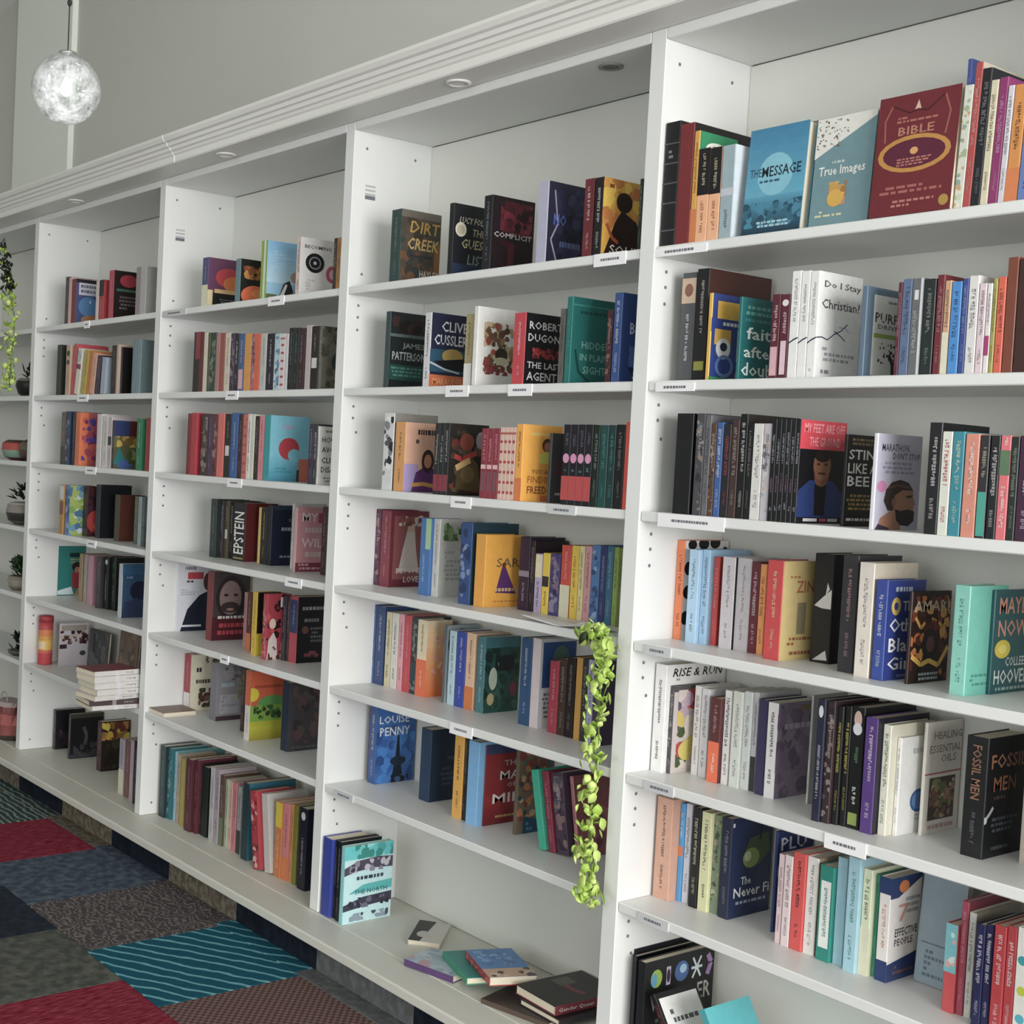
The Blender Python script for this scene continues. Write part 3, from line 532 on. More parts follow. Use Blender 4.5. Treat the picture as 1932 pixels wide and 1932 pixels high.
(2, 4, 3.4685, 0.17, 0.0235, 0.1335, 0.2022, 0, 0, 'd59aa2', '', '', '', ''),
(2, 4, 3.494, 0.17, 0.029, 0.136, 0.2072, 0, 0, '4a7ab4', '', 'bluephoto', '', ''),
(2, 4, 3.5249, 0.17, 0.021, 0.136, 0.2069, 0, 0, '27346e', '', '', '', ''),
(2, 4, 3.5478, 0.17, 0.0227, 0.136, 0.2088, 0, 0, '2f6a8a', '', '', '', ''),
(2, 4, 3.5724, 0.17, 0.0168, 0.136, 0.2081, 0, 0, '8aa44a', '', '', '', ''),
(2, 4, 3.5898, 0.17, 0.0143, 0.136, 0.2067, 0, 0, '6a7a3c', '', '', '', ''),
(2, 5, 2.5448, 0.17, 0.0079, 0.136, 0.2566, 0, 0, '2f5a94', '', 'bluephoto', '', ''),
(2, 5, 2.5556, 0.17, 0.0459, 0.136, 0.2555, 0, 0, '2a4474', '', 'white_t', '', ''),
(2, 5, 2.61, 0.17, 0.0282, 0.136, 0.2414, 0, 0, 'cfc7a0', '', 'dark_t', '', ''),
(2, 5, 2.641, 0.17, 0.0334, 0.136, 0.2419, 0, 0, 'd9d6cc', '', 'dark_t', '', ''),
(2, 5, 2.6772, 0.17, 0.0248, 0.136, 0.243, 0, 0, 'e09aa4', '', '', '', ''),
(2, 5, 2.7047, 0.17, 0.0353, 0.136, 0.243, 0, 0, 'c42f3e', '', '', '', ''),
(2, 5, 2.7427, 0.17, 0.0268, 0.136, 0.2411, 0, 0, '2f4248', '', 'photo', '', ''),
(2, 5, 2.7722, 0.17, 0.0475, 0.1, 0.2382, 0, 0, 'ead9b8', 'f0b060', 'orangehalf', 'sunset', 'cream book shading to orange at the foot'),
(2, 5, 2.902, 0.17, 0.0126, 0.13, 0.237, 0, 0, '5d6a74', '9aa6aa', 'plain', 'girl', 'pale book with dark haired figure on cover'),
(2, 5, 2.9272, 0.17, 0.0299, 0.136, 0.2241, 0, 0, 'bcd8e4', '', '', '', ''),
(2, 5, 2.9621, 0.17, 0.0416, 0.136, 0.2256, 0, 0, '2440a8', '', 'white_t', '', 'royal blue spine'),
(2, 5, 3.0061, 0.17, 0.0385, 0.136, 0.2284, 0, 0, 'e8bf9c', '', 'orangefoot', '', ''),
(2, 5, 3.0566, 0.17, 0.0354, 0.136, 0.2243, 0, 0, '4a7c84', '24504c', 'pale_t', 'forest', 'green book with pale teal spine and night forest cover'),
(2, 5, 3.2417, 0.17, 0.0436, 0.136, 0.2469, 0, 0, '24507e', '', 'white_t', '', 'tall blue spine with white lettering'),
(2, 5, 3.2874, 0.17, 0.0321, 0.136, 0.2518, 0, 0, 'e0d0d4', 'd9dde4', 'plain', 'bluetop', 'pale pink spined book with blue-topped cover'),
(2, 5, 3.3595, 0.17, 0.0352, 0.131, 0.1985, 0, 0, 'a8243f', '', '', '', ''),
(2, 5, 3.3968, 0.17, 0.0265, 0.136, 0.2115, 0, 0, '46302a', '', '', '', ''),
(2, 5, 3.4254, 0.17, 0.0302, 0.136, 0.2188, 0, 0, '241a1c', '', '', '', ''),
(2, 5, 3.4596, 0.17, 0.0219, 0.136, 0.2225, 0, 0, 'cf9a3a', '', 'plain', '', ''),
(2, 5, 3.4834, 0.17, 0.0177, 0.136, 0.2233, 0, 0, '3a3834', '', '', '', ''),
(2, 5, 3.5031, 0.17, 0.0214, 0.136, 0.2234, 0, 0, 'aeb0d0', '', '', '', ''),
(2, 5, 3.5265, 0.17, 0.0308, 0.136, 0.2255, 0, 0, '4c3a58', '', '', '', ''),
(2, 6, 2.5448, 0.17, 0.005, 0.136, 0.2358, 0, 0, '7c2c34', '', 'photo', '', ''),
(2, 6, 2.5797, 0.1457, 0.0403, 0.16, 0.2499, 0, 0, '26508e', '1f62ae', 'white_t', 'penny', 'blue novel with white author name and tower'),
(2, 6, 2.8213, 0.1661, 0.05, 0.1399, 0.2244, 0, 0, '1c3a58', '162a40', 'plain', 'navytext', 'thick navy book with faint lettering'),
(2, 6, 3.0232, 0.1295, 0.0411, 0.16, 0.2509, 0, 0, 'e4a83a', '', 'dark_t', '', 'amber yellow spine'),
(2, 6, 3.065, 0.1329, 0.0144, 0.16, 0.2553, 0, 0, '2a2420', '', '', '', ''),
(2, 6, 3.0946, 0.1219, 0.0469, 0.16, 0.2439, 0, 0, '78b4e4', '', 'plain', '', 'sky blue spine'),
(2, 6, 3.1422, 0.1447, 0.005, 0.145, 0.2358, 0, 0, '7c2028', '8c1f26', 'grey_t', 'manmil', 'dark red novel with large white serif capitals'),
(2, 6, 3.2445, 0.17, 0.0133, 0.136, 0.252, 0, 0, '6a5a4a', '7c6a58', 'plain', 'crowd', 'colourful illustrated cover behind the leaning books'),
(2, 6, 3.394, 0.1323, 0.0269, 0.1426, 0.216, 0, -13, '2fb394', '', 'plain', '', 'bright teal green book leaning left'),
(2, 6, 3.4236, 0.1412, 0.023, 0.1439, 0.218, 0, -12, '8a2440', '', '', '', ''),
(2, 6, 3.4491, 0.1474, 0.0434, 0.15, 0.2199, 0, -11, '4c3a50', '', 'photo', '', ''),
(2, 6, 3.4973, 0.17, 0.0127, 0.136, 0.2174, 0, -11, 'c67f84', '8f4a50', '', 'pinkish', 'pink spined book with rose cover leaning left'),
(2, 7, 2.5535, 0.004, 0.05, 0.15, 0.2512, 0, 0, '20369c', '', 'plain', '', 'blue spined book on the bottom board'),
(2, 7, 2.6041, 0.0149, 0.0111, 0.16, 0.2521, 0, 0, '17191e', '', '', '', ''),
(2, 7, 2.6248, 0.0103, 0.0175, 0.16, 0.2539, 0, 0, '1c1d22', '', '', '', ''),
(2, 7, 2.6541, 0.004, 0.0202, 0.19, 0.2473, 0, 0, '8fd0d4', 'bfe3e6', 'plain', 'north', 'turquoise and white book with wavy bands'),
(3, 1, 3.8074, 0.012, 0.0438, 0.17, 0.2922, 0, 0, '17171b', '', 'ribs', '', 'black leather book with ridged spine'),
(3, 1, 3.8517, 0.012, 0.0422, 0.21, 0.2809, 0, 0, '7a1f24', '1b1416', 'plain', '', 'dark red spined book with black cover'),
(3, 1, 3.8955, 0.012, 0.0156, 0.135, 0.2586, 0, 0, 'e0a02c', '1f8a5c', 'orangefoot', 'green_arc', 'green covered book with white arc and yellow spine'),
(3, 1, 3.9117, 0.012, 0.0333, 0.1, 0.2146, 0, 0, 'f0b184', '', 'peach', '', 'peach spined paperback with black top half, left of the pair'),
(3, 1, 3.9456, 0.012, 0.0327, 0.1, 0.2116, 0, 0, 'f0b184', '', 'peach', '', 'peach spined paperback with black top half, right of the pair'),
(3, 1, 3.9797, 0.012, 0.0356, 0.09, 0.2109, 0, 0, '9fb4bc', 'd5dde4', 'band', '', 'silver blue book with pale cover'),
(3, 1, 4.0368, 0.02, 0.03, 0.1531, 0.2373, 1, 0, '4f9cba', '', '', 'message', 'bright blue face-out book with black capital title'),
(3, 1, 4.1264, 0.095, 0.02, 0.1, 0.2565, 1, 0, '8c7a68', '', '', '', 'brown book half hidden between two face-out covers'),
(3, 1, 4.204, 0.03, 0.03, 0.1422, 0.2344, 1, 0, '6f939b', '', '', 'trail', 'grey-blue face-out book with speckled white corner'),
(3, 1, 4.3584, 0.015, 0.04, 0.1754, 0.2452, 1, 0, '6e1421', '', '', 'bible', 'maroon face-out book with gold oval emblem'),
(3, 1, 4.5327, 0.03, 0.0184, 0.1584, 0.24, 0, 2, 'd9dccf', '', 'floral', '', ''),
(3, 1, 4.4439, 0.2, 0.0092, 0.08, 0.3472, 0, 0, '3a4fa0', '', '', '', 'tall narrow blue book rising behind the pale floral spine'),
(3, 1, 4.5517, 0.03, 0.0144, 0.24, 0.28, 0, 2, 'b23a38', 'c9bda8', '', '', 'tall red spined book with beige cover'),
(3, 1, 4.5671, 0.03, 0.018, 0.16, 0.2653, 0, 2, '1b1d24', '', '', '', ''),
(3, 1, 4.5857, 0.03, 0.0151, 0.1581, 0.2395, 0, 2, 'dcd3b4', '', '', '', ''),
(3, 1, 4.6018, 0.03, 0.0176, 0.1592, 0.2412, 0, 2, '8e2468', '', '', '', ''),
(3, 1, 4.6205, 0.03, 0.0123, 0.1469, 0.2226, 0, 2, 'd9d3dc', '', '', '', ''),
(3, 1, 4.6338, 0.03, 0.0233, 0.1458, 0.221, 0, 2, 'd98a2c', '', 'orangefoot', '', ''),
(3, 1, 4.6581, 0.03, 0.0279, 0.142, 0.2152, 0, 2, '5f78b8', '', '', '', ''),
(3, 2, 3.8437, 0.06, 0.0417, 0.17, 0.2595, 0, 0, '55575a', '', 'grey_photo', '', 'grey spine with white vertical lettering and photo on top'),
(3, 2, 3.8912, 0.055, 0.0361, 0.23, 0.2649, 0, 0, '1a1a1e', '4a2620', 'yellowfoot', '', 'black spined book with brown cover'),
(3, 2, 3.9509, 0.03, 0.0107, 0.13, 0.2019, 0, 0, 'e0b13a', '1f3a86', 'plain', 'badge', 'navy and yellow booklet with white emblem'),
(3, 2, 4.0365, 0.03, 0.0088, 0.14, 0.1874, 0, 0, '176a6a', '146567', 'plain', 'faith', 'teal book with lowercase white title'),
(3, 2, 4.1253, 0.03, 0.0222, 0.1227, 0.1859, 0, 0, '5d1a2c', '', 'pinkfoot', '', ''),
(3, 2, 4.1489, 0.03, 0.0233, 0.1216, 0.1842, 0, 0, '5a1a2e', '', 'dotpink', '', ''),
(3, 2, 4.1736, 0.03, 0.0234, 0.1537, 0.2329, 0, 0, 'efeeec', '', 'wave', '', ''),
(3, 2, 4.1976, 0.03, 0.0225, 0.1524, 0.231, 0, 0, 'efeeec', '', 'wave', '', ''),
(3, 2, 4.2208, 0.03, 0.0222, 0.155, 0.229, 0, 0, 'efeeec', '', 'wave', 'dostay', ''),
(3, 2, 4.3471, 0.03, 0.0123, 0.145, 0.1877, 0, 0, '5c7389', '5c7389', 'plain', 'purpose', 'slate bordered book with pale cover and tree drawing'),
(3, 2, 4.434, 0.02, 0.0093, 0.1237, 0.1874, 0, 0, '5c1c30', '', '', '', ''),
(3, 2, 4.4439, 0.02, 0.0202, 0.1274, 0.193, 0, 0, '5a6f93', '', '', '', ''),
(3, 2, 4.4647, 0.02, 0.0245, 0.127, 0.1924, 0, 0, '6a6c70', '', 'edges', '', ''),
(3, 2, 4.4903, 0.02, 0.0247, 0.16, 0.1892, 0, 0, '1d2a28', '171d1e', '', '', ''),
(3, 2, 4.5172, 0.02, 0.0155, 0.1289, 0.1954, 0, 0, '6e1a26', '', '', '', ''),
(3, 2, 4.5338, 0.02, 0.0131, 0.1206, 0.1827, 0, 0, 'cfa27a', '', 'creamfoot', '', ''),
(3, 2, 4.548, 0.02, 0.0206, 0.1185, 0.1795, 0, 0, '2a86d0', '', '', '', ''),
(3, 2, 4.5697, 0.02, 0.0118, 0.1214, 0.1839, 0, 0, '23418f', '', '', '', ''),
(3, 2, 4.5825, 0.02, 0.0201, 0.124, 0.188, 0, 0, 'e2dfdd', '', '', '', ''),
(3, 2, 4.6037, 0.02, 0.0147, 0.1136, 0.1721, 0, 0, 'e0cbd2', '', '', '', ''),
(3, 2, 4.6194, 0.02, 0.0104, 0.1128, 0.1709, 0, 0, 'e6e2e0', '', 'magfoot', '', ''),
(3, 2, 4.6308, 0.02, 0.0083, 0.1181, 0.179, 0, 0, 'a9a44c', '', '', '', ''),
(3, 2, 4.6401, 0.02, 0.0153, 0.1196, 0.1812, 0, 0, 'd9512e', '', '', '', ''),
(3, 2, 4.6565, 0.02, 0.0202, 0.19, 0.2165, 0, 0, '7c3a20', '', 'plain', '', 'tall brown leather bound book'),
(3, 2, 4.6777, 0.02, 0.0308, 0.18, 0.2116, 0, 0, '3c1c14', '', 'plain', '', ''),
(3, 3, 3.8767, 0.03, 0.05, 0.16, 0.2366, 0, 0, '141518', '', 'plain', '', 'thick plain black book'),
(3, 3, 3.9355, 0.03, 0.0249, 0.1562, 0.2367, 0, 0, '4c4a50', '', 'photo', '', ''),
(3, 3, 3.9619, 0.03, 0.0169, 0.1538, 0.233, 0, 0, '6b6b70', '', '', '', ''),
(3, 3, 3.9794, 0.03, 0.0146, 0.1409, 0.2135, 0, 0, '5a3d2c', '', 'photo', '', ''),
(3, 3, 3.9955, 0.03, 0.0181, 0.1426, 0.2161, 0, 0, '2d5a9c', '', 'white_t', '', ''),
(3, 3, 4.0152, 0.03, 0.0209, 0.1403, 0.2126, 0, 0, '26252b', '', 'red_t', '', ''),
(3, 3, 4.0375, 0.03, 0.0206, 0.1468, 0.2224, 0, 0, '45302c', '', '', '', ''),
(3, 3, 4.0596, 0.03, 0.0204, 0.19, 0.2357, 0, 0, '17161a', '2e2826', 'white_t', '', ''),
(3, 3, 4.0815, 0.03, 0.0144, 0.1407, 0.2131, 0, 0, '18181c', '', '', '', ''),
(3, 3, 4.1012, 0.025, 0.0256, 0.1414, 0.2142, 0, 0, 'dedcd8', '', 'grey_t', '', ''),
(3, 3, 4.1282, 0.025, 0.0196, 0.1415, 0.2144, 0, 0, 'c9c4cc', '', 'photo', '', ''),
(3, 3, 4.153, 0.02, 0.0125, 0.1476, 0.2236, 0, 0, '101218', '', 'silver_t', '', ''),
(3, 3, 4.1661, 0.02, 0.0118, 0.1476, 0.2237, 0, 0, '101218', '', 'silver_t', '', ''),
(3, 3, 4.1785, 0.02, 0.0117, 0.1477, 0.2238, 0, 0, '101218', '', 'silver_t', '', ''),
(3, 3, 4.1908, 0.02, 0.0116, 0.1477, 0.2238, 0, 0, '101218', '', 'silver_t', '', ''),
(3, 3, 4.203, 0.02, 0.0115, 0.1478, 0.2239, 0, 0, '101218', '', 'silver_t', '', ''),
(3, 3, 4.2152, 0.02, 0.0115, 0.165, 0.224, 0, 0, '101218', '16151a', 'silver_t', 'feet', ''),
(3, 3, 4.307, 0.06, 0.0076, 0.14, 0.1952, 0, 0, '121114', '100f12', 'plain', 'sting', 'black book with bold white three line title'),
(3, 3, 4.407, 0.012, 0.0096, 0.16, 0.1965, 0, 0, 'dedce4', 'b9b6c8', 'plain', 'marathon', 'lilac grey book with bearded profile portrait'),
(3, 3, 4.5264, 0.012, 0.0266, 0.17, 0.2189, 0, 0, '17181b', '121316', 'white_t', '', 'tall black hardback'),
(3, 3, 4.5541, 0.012, 0.0207, 0.133, 0.2016, 0, 0, 'dfe3d6', '', 'red_t', '', ''),
(3, 3, 4.5759, 0.012, 0.0237, 0.1332, 0.2018, 0, 0, '23899c', '', 'cream_t', '', ''),
(3, 3, 4.6017, 0.012, 0.0275, 0.1308, 0.1981, 0, 0, 'd98770', '', 'white_t', '', ''),
(3, 3, 4.6313, 0.012, 0.0177, 0.129, 0.1955, 0, 0, '2c2a30', '', 'tealfoot', '', ''),
(3, 3, 4.651, 0.012, 0.0185, 0.1286, 0.1948, 0, 0, '17181e', '', 'white_t', '', ''),
(3, 3, 4.6705, 0.012, 0.0193, 0.1288, 0.1951, 0, 0, 'e0626c', '', 'greentop', '', ''),
(3, 3, 4.6908, 0.012, 0.015, 0.1277, 0.1934, 0, 0, '1c2a22', '', '', '', ''),
(3, 3, 4.7068, 0.012, 0.0296, 0.1291, 0.1956, 0, 0, '3f1838', '', 'white_t', '', ''),
(3, 4, 3.8048, 0.1429, 0.0251, 0.1631, 0.245, 0, 0, 'f07c3c', 'ece8e6', '', 'dots', 'orange spined white book with big black dots'),
(3, 4, 3.858, 0.1253, 0.0309, 0.1497, 0.2268, 0, 0, 'a8cbe6', '', '', '', ''),
(3, 4, 3.8895, 0.1366, 0.0222, 0.1509, 0.2286, 0, 0, '9cc3e2', '', '', '', ''),
(3, 4, 3.9123, 0.1521, 0.0169, 0.1403, 0.2125, 0, 0, 'd8352f', '', '', '', ''),
(3, 4, 3.9568, 0.1277, 0.0371, 0.15, 0.2175, 0, 0, 'cfc8cd', '1d1b20', 'grey_t', '', ''),
(3, 4, 3.9944, 0.1342, 0.0397, 0.144, 0.2182, 0, 0, 'c8c2c6', 'b0a9ad', 'grey_t', '', ''),
(3, 4, 4.0356, 0.1343, 0.0223, 0.14, 0.2122, 0, 0, '6f2232', '', 'white_t', '', ''),
(3, 4, 4.0601, 0.1333, 0.0176, 0.1383, 0.2095, 0, 0, 'f09a4a', '', '', '', ''),
(3, 4, 4.1114, 0.0907, 0.0427, 0.145, 0.2243, 0, 0, 'c62d30', 'cfb878', 'cream_t', 'zinn', 'red spined book with faded yellow cover'),
(3, 4, 4.1777, 0.17, 0.05, 0.136, 0.2455, 0, 0, '16161a', '', 'bird', '', 'thick black book with white bird shape'),
(3, 4, 4.2959, 0.1003, 0.0373, 0.16, 0.2525, 0, 0, '38363a', '', 'pink_t', '', ''),
(3, 4, 4.3513, 0.0769, 0.0349, 0.16, 0.2418, 0, 0, 'e3dace', 'd8cbb8', 'grey_t', '', 'cream hardback with tan cover behind the blue one'),
(3, 4, 4.3923, 0.0769, 0.0268, 0.14, 0.209, 0, 0, '1f3f98', '1c3486', 'white_t', 'other', 'royal blue book with big white serif title'),
(3, 4, 4.4578, 0.0933, 0.0071, 0.145, 0.1905, 0, 0, '2c1814', '2c1814', 'plain', 'fire', 'dark book with fiery orange swirl cover'),
(3, 4, 4.5684, 0.0689, 0.0317, 0.14, 0.2169, 0, 0, '86cdbd', '6fc3b2', 'tealt', 'flowers', 'mint green book with small orange flowers'),
(3, 4, 4.6007, 0.1474, 0.0075, 0.148, 0.2081, 0, 0, '14575c', '12555a', 'plain', 'maybe', 'dark teal book with coral and white lettering'),
(3, 5, 3.8086, 0.0851, 0.0354, 0.2209, 0.265, 0, 0, 'eceae8', 'f0eeec', 'black_t', 'rise', 'large white book with bold black title'),
(3, 5, 3.8446, 0.101, 0.0122, 0.17, 0.2147, 0, 0, '4c4a50', 'cfc3c0', 'photo', 'food', 'grey spined cookbook with colourful food cover'),
(3, 5, 3.8788, 0.1507, 0.0196, 0.1439, 0.2181, 0, 0, 'e6e3e0', '', '', '', ''),
(3, 5, 3.9013, 0.1491, 0.0241, 0.1422, 0.2155, 0, 0, 'dcd9dc', '', '', '', ''),
(3, 5, 3.9441, 0.1302, 0.0315, 0.1335, 0.2023, 0, 0, '5e2a2c', '', 'orangehalf', '', 'dark red book with orange lower half'),
(3, 5, 3.9761, 0.1412, 0.0201, 0.1479, 0.2242, 0, 0, 'ece9e6', '', 'black_t', '', ''),
(3, 5, 4.0026, 0.1371, 0.0275, 0.15, 0.2273, 0, 0, 'd9dcd2', '', 'grey_t', '', ''),
(3, 5, 4.0307, 0.143, 0.0219, 0.1525, 0.2311, 0, 0, 'd2d8d6', '', 'grey_t', '', ''),
(3, 5, 4.0532, 0.1476, 0.0138, 0.1534, 0.2324, 0, 0, 'c9c8cc', '', 'darkfoot', '', ''),
(3, 5, 4.0771, 0.1363, 0.0235, 0.1463, 0.2217, 0, 0, '3a345a', '', 'plain', '', ''),
(3, 5, 4.106, 0.1312, 0.0275, 0.15, 0.2198, 0, 0, 'e9e5e6', '8d7d92', 'black_t', 'purplewash', 'white spined book with mottled purple cover'),
(3, 5, 4.1915, 0.17, 0.005, 0.13, 0.2469, 0, 0, 'cfcfca', 'c4c4be', '', 'script', 'pale grey book with thin script on its cover'),
(3, 5, 4.285, 0.0571, 0.0197, 0.17, 0.2638, 0, 0, '22243c', '', 'white_b', '', ''),
(3, 5, 4.3053, 0.0634, 0.0184, 0.16, 0.2618, 0, 0, '38282c', '', 'photo', '', ''),
(3, 5, 4.3244, 0.0719, 0.0142, 0.16, 0.2541, 0, 0, '18181a', '', 'yellow_t', '', ''),
(3, 5, 4.3392, 0.0781, 0.0144, 0.16, 0.2566, 0, 0, '18181a', '', 'yellow_t', '', ''),
(3, 5, 4.3541, 0.0793, 0.0301, 0.19, 0.2588, 0, 0, '141416', '', 'penn', '', 'black book with small portrait above white vertical letters'),
(3, 5, 4.3905, 0.0735, 0.0284, 0.19, 0.2435, 0, 0, '53327e', '201c2c', 'white_t', '', 'purple spined book with dark cover'),
(3, 5, 4.4195, 0.0931, 0.0184, 0.16, 0.232, 0, 0, 'e6e3d4', 'e0dcc8', 'green_t', '', ''),
(3, 5, 4.4385, 0.1165, 0.01, 0.12, 0.2059, 0, 0, 'eceae6', 'edecea', 'grey_t', 'bluespot', 'white book with blue round seal'),
(3, 5, 4.4647, 0.17, 0.0071, 0.136, 0.238, 0, 0, 'dcd6ca', 'e4ddd2', 'plain', 'oils', 'cream book with framed picture of herbs'),
(3, 5, 4.5855, 0.1192, 0.0448, 0.155, 0.2406, 0, 0, '17181a', '14161a', 'fossil_t', 'fossil', 'thick black book with bronze capital title'),
(3, 5, 4.6774, 0.17, 0.026, 0.136, 0.2569, 0, 0, 'b8ada0', '', 'plain', '', 'tan book cut off by the picture edge'),
(3, 6, 3.8121, 0.1157, 0.0491, 0.16, 0.2513, 0, 0, 'cf9d84', '', 'dark_t', '', ''),
(3, 6, 3.8618, 0.1442, 0.0133, 0.1594, 0.2416, 0, 0, '3f9cd8', '', 'orangemid', '', ''),
(3, 6, 3.8756, 0.1487, 0.0187, 0.1573, 0.2438, 0, 0, 'dfe0ea', '', '', '', ''),
(3, 6, 3.9057, 0.1372, 0.0243, 0.16, 0.2452, 0, 0, '1c1c20', '', 'cream_t', '', ''),
(3, 6, 3.9319, 0.1388, 0.0288, 0.1583, 0.2398, 0, 0, 'd9d8a8', '', 'dark_t', '', ''),
(3, 6, 3.9613, 0.149, 0.0227, 0.1568, 0.2376, 0, 0, '7f8f74', '', 'photo', '', ''),
(3, 6, 3.9914, 0.1417, 0.0279, 0.155, 0.2402, 0, 0, '262c44', '1f2c50', 'grey_t', 'never', 'navy book with green fruit picture'),
(3, 6, 4.119, 0.17, 0.0073, 0.136, 0.2355, 0, 0, '1f3470', '1d3268', 'plain', 'plu', 'deep blue book with white capitals behind the navy one'),
(3, 6, 4.1671, 0.1211, 0.0142, 0.1341, 0.2032, 0, 0, 'e2c8cc', '', '', '', ''),
(3, 6, 4.1843, 0.1189, 0.0211, 0.1358, 0.2058, 0, 0, 'e6d3d4', '', '', '', ''),
(3, 6, 4.2064, 0.1194, 0.0318, 0.1445, 0.219, 0, 0, 'd8403c', '', 'dark_t', '', 'bright red book with dark vertical lettering'),
(3, 6, 4.2388, 0.1241, 0.0287, 0.1435, 0.2174, 0, 0, 'ebe8e2', 'b09880', 'grey_t', '', ''),
(3, 6, 4.2763, 0.1174, 0.0346, 0.1387, 0.2101, 0, 0, '1f8a7c', '', 'whitepanel', '', 'teal spine with white title panel'),
(3, 6, 4.3115, 0.1274, 0.024, 0.1554, 0.2355, 0, 0, '9cc8d8', '', 'plain', '', ''),
(3, 6, 4.346, 0.1138, 0.0294, 0.16, 0.2475, 0, 0, 'a4cfdd', '', 'tealt', '', ''),
(3, 6, 4.376, 0.1242, 0.0215, 0.151, 0.2288, 0, 0, 'd9e0be', '', 'creamfoot', '', ''),
(3, 6, 4.3981, 0.1388, 0.0074, 0.1448, 0.2194, 0, 0, '2f9478', '', '', '', ''),
(3, 6, 4.4132, 0.1289, 0.0259, 0.115, 0.222, 0, 0, 'e9e4df', 'ece8e4', 'navyends', 'seven', 'white book with navy ends and orange numeral'),
(3, 6, 4.4582, 0.2, 0.02, 0.099, 0.235, 1, 0, '8fa3ac', '', '', 'rules', 'large pale blue-grey folder leaning at the back'),
(3, 6, 4.5775, 0.1042, 0.0246, 0.12, 0.1783, 0, 0, 'c83a40', '', 'tealtop', '', 'short red and turquoise book'),
(3, 6, 4.6027, 0.1116, 0.0139, 0.16, 0.2288, 0, 0, 'a83a54', '7d3040', '', '', ''),
(3, 6, 4.6174, 0.1141, 0.0142, 0.17, 0.2106, 0, 0, 'cfcfc8', 'a09888', '', '', ''),
(3, 6, 4.6518, 0.0801, 0.0171, 0.1345, 0.2037, 0, 0, '1c2050', '', 'white_t', '', ''),
(3, 6, 4.6695, 0.0817, 0.0155, 0.1379, 0.209, 0, 0, '1e1f4c', '', 'white_t', '', ''),
(3, 6, 4.6884, 0.0775, 0.0229, 0.1418, 0.2148, 0, 0, 'b3202c', '', 'white_t', '', ''),
(3, 6, 4.7119, 0.0799, 0.0187, 0.1449, 0.2196, 0, 0, 'b0222c', '', 'white_t', '', ''),
(3, 6, 4.7318, 0.0795, 0.0343, 0.1473, 0.2232, 0, 0, 'e6e4dc', '', 'confetti', '', 'white spine with turquoise and lime dots'),
(3, 7, 3.8048, 0.07, 0.005, 0.23, 0.29, 0, 0, '16181f', '', 'plain', '', ''),
(3, 7, 3.8104, 0.06, 0.0148, 0.24, 0.28, 0, 0, '191c26', '', 'plain', '', ''),
(3, 7, 3.8515, 0.035, 0.0238, 0.255, 0.285, 0, 0, '15161a', '16171a', 'plain', 'weather', 'large black atlas with coloured emblems and bold title'),
]
SMALL=[0,1,3,4,6,9,10,11,12,13,14,15,16,17,18,20,22,23,24,26,27,28,32,37,38,39,42,43,44,45,46,52,53,54,60,62,63,64,65,66,67,68,69,70,71,72,73,74,75,76,77,78,79,80,81,82,84,87,89,90,91,93,95,96,97,98,99,100,102,103,105,106,107,108,110,111,113,118,119,122,123,127,130,132,133,134,137,139,140,141,142,143,144,145,151,152,172,173,175,176,178,179,180,181,200,201,206,211,215,217,221,239,248,249,280,369]
# ------------------------------------------------------------------ printed art (flat print drawn on a cover, x from spine to fore edge, y upward)
_TXT = {}
def text_geo(s, bold=.012):
    k = (s, bold)
    if k not in _TXT:
        cu = bpy.data.curves.new('txt', 'FONT'); cu.body = s; cu.resolution_u = 1; cu.offset = bold; cu.fill_mode = 'FRONT'; cu.align_x = 'LEFT'
        ob = bpy.data.objects.new('txt', cu); me = bpy.data.meshes.new_from_object(ob)
        v = [tuple(p.co) for p in me.vertices]; f = [tuple(p.vertices) for p in me.polygons]
        x0 = min(p[0] for p in v); x1 = max(p[0] for p in v); y0 = min(p[1] for p in v); y1 = max(p[1] for p in v)
        _TXT[k] = ([((p[0] - x0) / (x1 - x0), (p[1] - y0) / (y1 - y0)) for p in v], f)
        bpy.data.objects.remove(ob); bpy.data.curves.remove(cu); bpy.data.meshes.remove(me)
    return _TXT[k]

